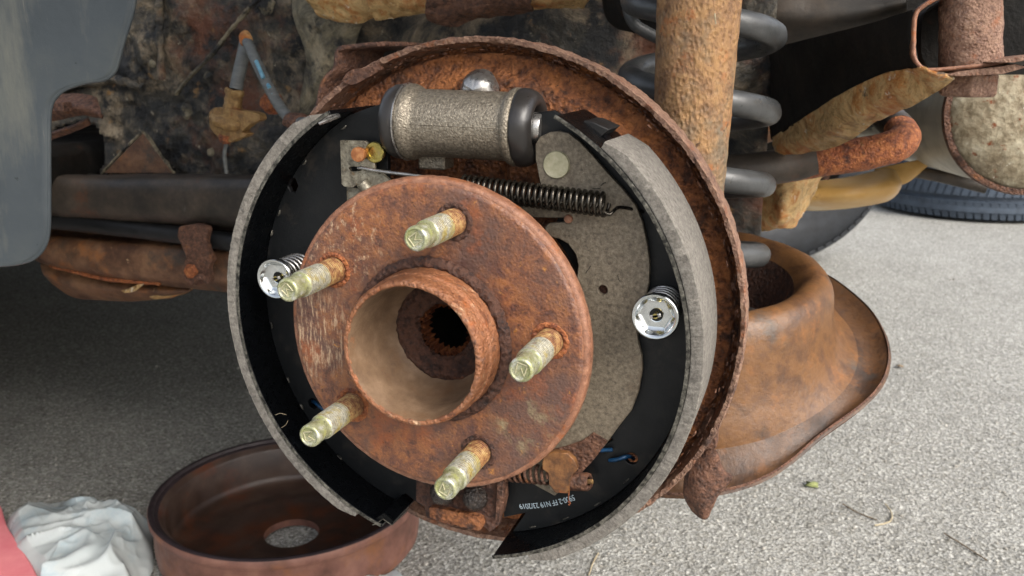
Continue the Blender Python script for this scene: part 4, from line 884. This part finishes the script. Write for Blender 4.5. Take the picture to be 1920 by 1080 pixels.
top = [V((1.1 if x > 0 else -2.2, -.10, z)) for x, z in pts]
top = [V((AC[0]+(x-AC[0])*3.0, -.105, max(.0, z)*2.4+.03)) for x, z in pts]
bm = bmesh.new(); ring_mesh(bm, [[V((x, -.10, z)) for x, z in pts], top], False); finish(bm, 'unseen_quarter_panel', DIRTY_BLACK, uf, 60, solid=.003)  # unseen skin above the arch, added to block sky light
# beam across the left
cb = empty('axle_beam', 'wide dark grey-brown beam crossing left behind the brake', 'beam', tuple(at(260, 360, .33)))
def band(rows_px, Ys, name, m, parent, amp=.0005, sub=8, solid=.003):
    rows = []
    for r, Y in zip(rows_px, Ys): rows.append([at(p[0], p[1], Y+(p[2] if len(p) > 2 else 0)) for p in r])
    bm = loft(rows, sub); rough_up(bm, amp, 50, 2, 4); return finish(bm, name, m, parent, 60, solid=solid)
band([[(40, 296), (95, 318), (130, 328), (190, 330), (300, 328), (420, 330), (560, 330)], [(40, 318), (95, 332), (130, 338), (190, 340), (300, 338), (420, 338), (560, 338)], [(40, 370), (95, 372), (130, 373), (190, 374), (300, 374), (420, 376), (560, 378)], [(40, 398), (95, 400), (130, 402), (190, 405), (300, 410), (420, 414), (560, 418)], [(40, 410), (95, 412), (130, 414), (190, 416), (300, 422), (420, 428), (560, 432)]], [.325, .300, .296, .302, .33], 'beam_face', STEEL_SMEAR, cb)
dp = bmesh.new(); tube(spline(P([(40, 412, .31), (100, 414, .31), (200, 424, .31), (300, 436, .31), (380, 446, .31), (470, 460, .31)]), 6), .0085, 20, bm=dp); rough_up(dp, .0003, 60)
finish(dp, 'cable_conduit', RUBBER_K, None, 60, label='dark round conduit running left to right below the wide beam', cat='conduit', loc=tuple(at(300, 436, .31)))
rb = empty('rusty_shield', 'rounded rusty shield hanging at the bottom of the beam on the left', 'shield', tuple(at(250, 500, .36)))
band([[(30, 420), (90, 425), (200, 432), (300, 440), (420, 450), (560, 460)], [(30, 440), (90, 448), (200, 458), (300, 462), (420, 470), (560, 480)], [(50, 470), (90, 484), (200, 505), (300, 515), (420, 520), (560, 522)], [(70, 488), (100, 498), (200, 524), (300, 532), (420, 545), (560, 552)]], [.36, .315, .31, .325], 'shield_face', RUST_SMEAR, rb, .001)
band([[(75, 490), (110, 500), (190, 522), (260, 532), (330, 536), (362, 540)], [(84, 515), (120, 528), (190, 540), (260, 546), (320, 548), (355, 545)], [(112, 540), (140, 556), (190, 561), (260, 562), (320, 556), (350, 548)]], [.335, .33, .35], 'shield_bottom', RUST_SMEAR, rb, .001)
bm = tube(spline(P([(95, 498, .322), (130, 507, .318), (200, 523, .316), (300, 532, .318)]), 6), .0020, 8); rough_up(bm, .0008, 100); finish(bm, 'folded_edge', RUST_ORANGE, rb, 60)
bm = loft([P([(228, 545, .318), (245, 540, .318), (268, 528, .318)]), P([(233, 549, .316), (252, 546, .316), (270, 532, .316)])], 4); finish(bm, 'torn_tab', CRUST, rb, 60, solid=.001)
bm = loft([P([(280, 556, .335), (320, 548, .333), (362, 540, .33)]), P([(290, 561, .34), (325, 556, .338), (360, 544, .335)])], 4); finish(bm, 'bright_edge', CRUST, rb, 60, solid=.001)
kc = empty('conduit_clamp', 'rusty P-shaped clamp bolted over the dark conduit', 'clamp', tuple(at(365, 470, .29)))
bm = plate(rnd(P([(336, 424), (372, 420), (392, 428), (386, 450), (390, 470), (400, 488), (390, 500), (396, 530), (370, 536), (345, 528), (344, 500), (350, 480), (340, 462), (332, 440)], .290), 3, .3), [], .006); rough_up(bm, .0008, 120, 2); finish(bm, 'clamp_plate', RUST_BROWN, kc, 50, bevel=.001)
bm = lathe([(.0001, 0), (.006, .0), (.0072, .002), (.0072, .007)], at(354, 510, .286), (0, 1, 0), 6); rough_up(bm, .0003, 200); finish(bm, 'clamp_bolt', RUST_ORANGE, kc, 30, bevel=.0006)
bm = loft([P([(352, 532, .284), (372, 514, .282), (388, 520, .284)]), P([(360, 537, .283), (376, 524, .280), (390, 534, .284)])], 4); finish(bm, 'clamp_tab', RUST_BROWN, kc, 50, solid=.0012)
sp_ = empty('stamped_bracket', 'small rusty stamped bracket poking out beside the grey wheel liner', 'bracket', tuple(at(140, 205, .24)))
band([[(60, 176), (110, 178), (165, 180), (182, 186)], [(60, 200), (110, 200), (165, 202), (190, 214)], [(60, 228), (110, 224), (150, 214), (194, 220)]], [.25, .235, .24], 'bracket_shell', RUST_BROWN, sp_, .0008)
bm = box(at(115, 200, .228), (.014, .01, .008)); rough_up(bm, .0008, 200); finish(bm, 'nut', RUST_BROWN, sp_, 40, bevel=.001)
band([[(60, 262), (95, 250), (130, 238), (165, 222)], [(60, 285), (95, 262), (130, 248), (170, 232)]], [.245, .25], 'lower_web', RUST_BROWN, sp_, .0006)
# ------------------------------------------------------------------ grey wheel liner
li = empty('wheel_liner', 'smooth grey plastic wheel liner curving down the left edge', 'wheel liner', tuple(at(60, 300, .02)))
def lo(y): return at(0, y, .0)
edge = [(262, -60), (252, 0), (246, 30), (232, 75), (222, 112), (214, 134), (196, 148), (160, 154), (124, 166), (104, 182), (95, 200), (92, 230), (92, 300), (92, 380), (91, 430), (84, 460), (66, 482), (40, 492), (0, 497), (-80, 500)]
def lg(x):
    d = -.205-x
    return .045 - (.10*d+.9*d*d if d > 0 else 0)
ep = []
for q in spline([V((e[0], e[1], 0)) for e in edge], 5):
    Y = .04
    for _ in range(5): p = at(q.x, q.y, Y); Y = lg(p.x)
    ep.append(at(q.x, q.y, Y))
rows = []
zt, zb = ep[0].z, min(p.z for p in ep)
for i in range(141):
    z = zt+(zb-zt)*i/140; xs_ = []
    for p, q in zip(ep, ep[1:]):
        if (p.z-z)*(q.z-z) <= 0 and p.z != q.z: xs_.append(p.x+(q.x-p.x)*(z-p.z)/(q.z-p.z))
    xr = max(xs_) if xs_ else ep[-1].x
    rows.append([V((xr-.34*(k/40)**1.2, lg(xr-.34*(k/40)**1.2), z)) for k in range(41)])
bm = bmesh.new(); ring_mesh(bm, rows, False); finish(bm, 'liner_sheet', LINER, li, 60, solid=.0025)
bm = tube(ep, .0013, 8); finish(bm, 'liner_edge', LINER, li, 60)
# ------------------------------------------------------------------ brake hose and sensor cable
bh = empty('brake_hose', 'grey brake hose ending in a corroded yellowish fitting hanging on the left', 'hose', tuple(at(440, 180, .27)))
bm = tube(spline(P([(462, 70, .29), (458, 95, .28), (450, 130, .275), (442, 168, .27)]), 6), .0052, 18); finish(bm, 'hose', HOSE, bh, 60)
q0 = at(441, 166, .27); dn = (at(428, 262, .27)-q0).normalized()
bm = lathe([(.006, 0), (.0078, .001), (.0080, .004), (.0066, .006), (.0072, .009), (.0066, .013), (.0075, .016), (.0070, .020), (.0100, .022), (.0150, .024), (.0168, .027), (.0150, .031), (.010, .033)], q0, dn, 30); rough_up(bm, .0010, 160, 2, 3); finish(bm, 'fitting', BRASS, bh, 50)
bm = plate(rnd(P([(390, 210), (402, 200), (440, 206), (486, 212), (488, 226), (468, 232), (452, 248), (464, 250), (460, 256), (440, 262), (432, 268), (412, 262), (394, 240)], .262), 2, .3), [], .010); rough_up(bm, .0010, 160, 3, 3); finish(bm, 'fitting_bracket', BRASS, bh, 50, bevel=.001)
bm = lathe([(.0055, 0), (.006, .004), (.004, .007), (.001, .008)], at(424, 252, .265), dn, 20); finish(bm, 'bleed_nut', RUST_ORANGE, bh, 50)
bm = tube(spline(P([(425, 268, .268), (421, 290, .268), (425, 325, .27)]), 5), .0016, 8); finish(bm, 'thin_line', HOSE, bh, 60)
sc_ = empty('sensor_cable', 'dark ribbed sensor cable with pale blue marks beside the brake hose', 'cable', tuple(at(490, 130, .25)))
cp = spline(P([(462, 74, .27), (470, 92, .262), (485, 125, .255), (505, 165, .25), (525, 200, .245), (548, 226, .235), (580, 232, .20)]), 8)
bm = tube(cp, [.0042+.0003*(i % 2) for i in range(len(cp))], 14); finish(bm, 'cable_jacket', HOSE, sc_, 60)
bm = bmesh.new()
for a, b in (((480, 114), (494, 146)), ((502, 158), (505, 164)), ((508, 172), (512, 178))): tube(P([(a[0], a[1], .2485), (b[0], b[1], .2455)]), .0016, 8, bm=bm)
finish(bm, 'blue_print', BLUE_P, sc_, 60)
bm = ball(at(462, 72, .268), .006, (1, .7, 1), 3); rough_up(bm, .0012, 150); finish(bm, 'clip_bolt', CRUST, sc_, 60)
bm = ball(at(556, 228, .222), .0075, (1.5, 1, .9), 3); rough_up(bm, .001, 150); finish(bm, 'end_boot', RUST_BROWN, sc_, 60)
bl = empty('small_bolt', 'small orange bolt head beside the sensor cable', 'bolt', tuple(at(500, 195, .29)))
bm = lathe([(.0001, 0), (.0055, .0), (.0065, .002), (.0065, .008), (.010, .009), (.010, .012)], at(497, 194, .30), (0, 1, 0), 24); rough_up(bm, .0006, 200); finish(bm, 'bolt_head', RUST_ORANGE, bl, 50)
# ------------------------------------------------------------------ drum on the ground
dr = empty('brake_drum', 'rusty brake drum lying open side up on the ground', 'brake drum', (-.339, .363, GZ))
DC = (-.343, .374, GZ+.001); DK = 1.048
bm = lathe([(.118, .004), (.123, .004), (.1258, .008), (.1268, .018), (.1268, .048), (.1290, .051), (.1302, .053), (.1302, .0585), (.1295, .060)], DC, (0, 0, 1), 160, sc=1.068); rough_up(bm, .0003, 60); finish(bm, 'outer_wall', DRUM, dr, 50)
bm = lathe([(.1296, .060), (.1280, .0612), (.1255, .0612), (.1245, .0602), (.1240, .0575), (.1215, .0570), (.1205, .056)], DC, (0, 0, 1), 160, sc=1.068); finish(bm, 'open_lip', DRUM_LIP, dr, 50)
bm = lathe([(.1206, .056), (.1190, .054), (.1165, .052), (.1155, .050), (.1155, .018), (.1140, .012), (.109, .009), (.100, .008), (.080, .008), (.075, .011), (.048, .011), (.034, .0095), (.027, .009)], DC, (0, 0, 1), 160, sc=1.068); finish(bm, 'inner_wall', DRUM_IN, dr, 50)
bm = lathe([(.027, .009), (.0268, .0015)], DC, (0, 0, 1), 80, sc=1.068); lathe([(.034, .0015), (.118, .0035)], DC, (0, 0, 1), 80, bm=bm, sc=1.068); finish(bm, 'hub_face', DRUM, dr, 50)
# ------------------------------------------------------------------ plastic bags and pad
def bag(name, label, outline, Zg, hh, seed, group=None):
    pts = [atz(px, py, Zg) for px, py in outline]; c = sum(pts, V())/len(pts)
    ring = spline(pts+[pts[0]], 16)[:-1]; n = len(ring); bm = bmesh.new(); rows = []
    def vo(q, k): return noise.voronoi(q*k + V((seed, seed*2.3, 0)))[0][0]
    for i in range(90):
        s = i/89; row = []
        for k, p in enumerate(ring):
            q = c + (p-c)*(1-s*.97)
            w1 = V((q.x*1.0+q.y*.6, q.y*1.6-q.x*.5, 0)) + V((fr(q, 7, seed, 2), fr(q, 7, seed+1, 2), 0))*.05
            h = hh*(1-(1-s)**2.0)**.55
            m_ = min(1, s*4)
            def rg(f, sd): return (1-min(1, abs(nz(w1, f, sd))*2.6))**1.6
            z = .50*h*(.85+.5*fr(q, 6, seed, 1)) + m_*(.012*rg(8, seed) + .007*rg(17, seed+2) + .0015*rg(37, seed+5) + .012*(vo(w1, 16)-.35))
            q = V((q.x, q.y, GZ+.003+z)); q.z = max(GZ+.002, q.z); row.append(q)
        rows.append(row)
    ring_mesh(bm, rows, True, False, True)
    t = finish(bm, name, BAG, None, 70, label=label, cat='bag', loc=tuple(c), recalc=True)
    return t
bag('plastic_bag', 'crumpled white plastic bag on the ground left of the drum', [(0, 962), (10, 945), (50, 925), (80, 922), (130, 921), (137, 912), (141, 923), (190, 942), (215, 945), (250, 945), (285, 958), (282, 985), (283, 1030), (258, 1072), (250, 1120), (60, 1140), (65, 1080), (20, 1030)], -.355, .050, 3)
bag('plastic_bag', 'small corner of white plastic bag at the bottom edge below the drum', [(640, 1115), (655, 1092), (680, 1084), (710, 1080), (745, 1084), (775, 1098), (800, 1130), (700, 1160)], -.372, .014, 9)
pts = [atz(px, py, GZ+.02) for px, py in [(-60, 930), (0, 940), (12, 985), (40, 1025), (70, 1075), (90, 1150), (-60, 1200), (-150, 1050)]]
bm = plate(rnd(pts, 4, .3), [], -.02, (0, 0, 1)); finish(bm, 'foam_pad', PINK, None, 40, label='pink foam pad in the bottom left corner under the white bag', cat='pad', bevel=.006, loc=tuple(pts[1]))
# ------------------------------------------------------------------ litter on the concrete
for (px, py, s, m, lab) in ((1522, 910, .009, LEAF, 'small green leaf scrap on the concrete below the suspension arm'), (1686, 688, .006, TWIG, 'dark crumb on the concrete right of the spring pan brim')):
    p = atz(px, py, GZ+.002); bm = bmesh.new(); n = 10; vs = [bm.verts.new(p+V((math.cos(2*PI*k/n)*s*random.uniform(.6, 1.2), math.sin(2*PI*k/n)*s*random.uniform(.5, 1.2), random.uniform(0, .003)))) for k in range(n)]
    cv = bm.verts.new(p+V((0, 0, .004)))
    for k in range(n): bm.faces.new((vs[k], vs[(k+1) % n], cv))
    finish(bm, 'leaf_scrap', m, None, 30, label=lab, cat='litter', solid=.0006, loc=tuple(p))
for pl, m, lab in ((((1770, 1000), (1800, 1018), (1850, 1050)), TWIG, 'dark twig on the concrete near the lower right corner'), (((1580, 945), (1610, 962), (1645, 975)), TWIG, 'thin brown stalk on the concrete below the suspension arm'), (((1640, 985), (1668, 978), (1672, 962), (1660, 945)), FIBRE, 'pale curled stem on the concrete below the suspension arm'), (((1104, 1078), (1112, 1055), (1122, 1037)), FIBRE, 'pale straw on the concrete at the bottom below the right shoe')):
    bm = tube(spline([atz(x, y, GZ+.002) for x, y in pl], 5), .0008, 6); finish(bm, 'twig', m, None, 60, label=lab, cat='twig', loc=tuple(atz(*pl[0], GZ)))

bm = bmesh.new()
for i in range(1500):
    px = random.uniform(760, 1920) if i % 4 else random.uniform(0, 800); py = random.uniform(440, 1110) if i % 4 else random.uniform(600, 1000)
    p = atz(px, py, GZ+.001); r = random.uniform(.0006, .0020)*(1+.6*(random.random() < .06)); q = bmesh.ops.create_icosphere(bm, subdivisions=1, radius=r)
    for v in q['verts']: v.co = V((v.co.x*random.uniform(.7, 1.3), v.co.y*random.uniform(.7, 1.3), v.co.z*.6)) + p
GRIT = mat('loose_grit', [(.3, '#6a665e'), (.5, '#a5a198'), (.7, '#d8d5cd')], 60, rough=.8, bump=.3, bsc=900)
finish(bm, 'loose_grit', GRIT, None, 0, label='loose pale grit scattered over the concrete', cat='grit', kind='stuff')
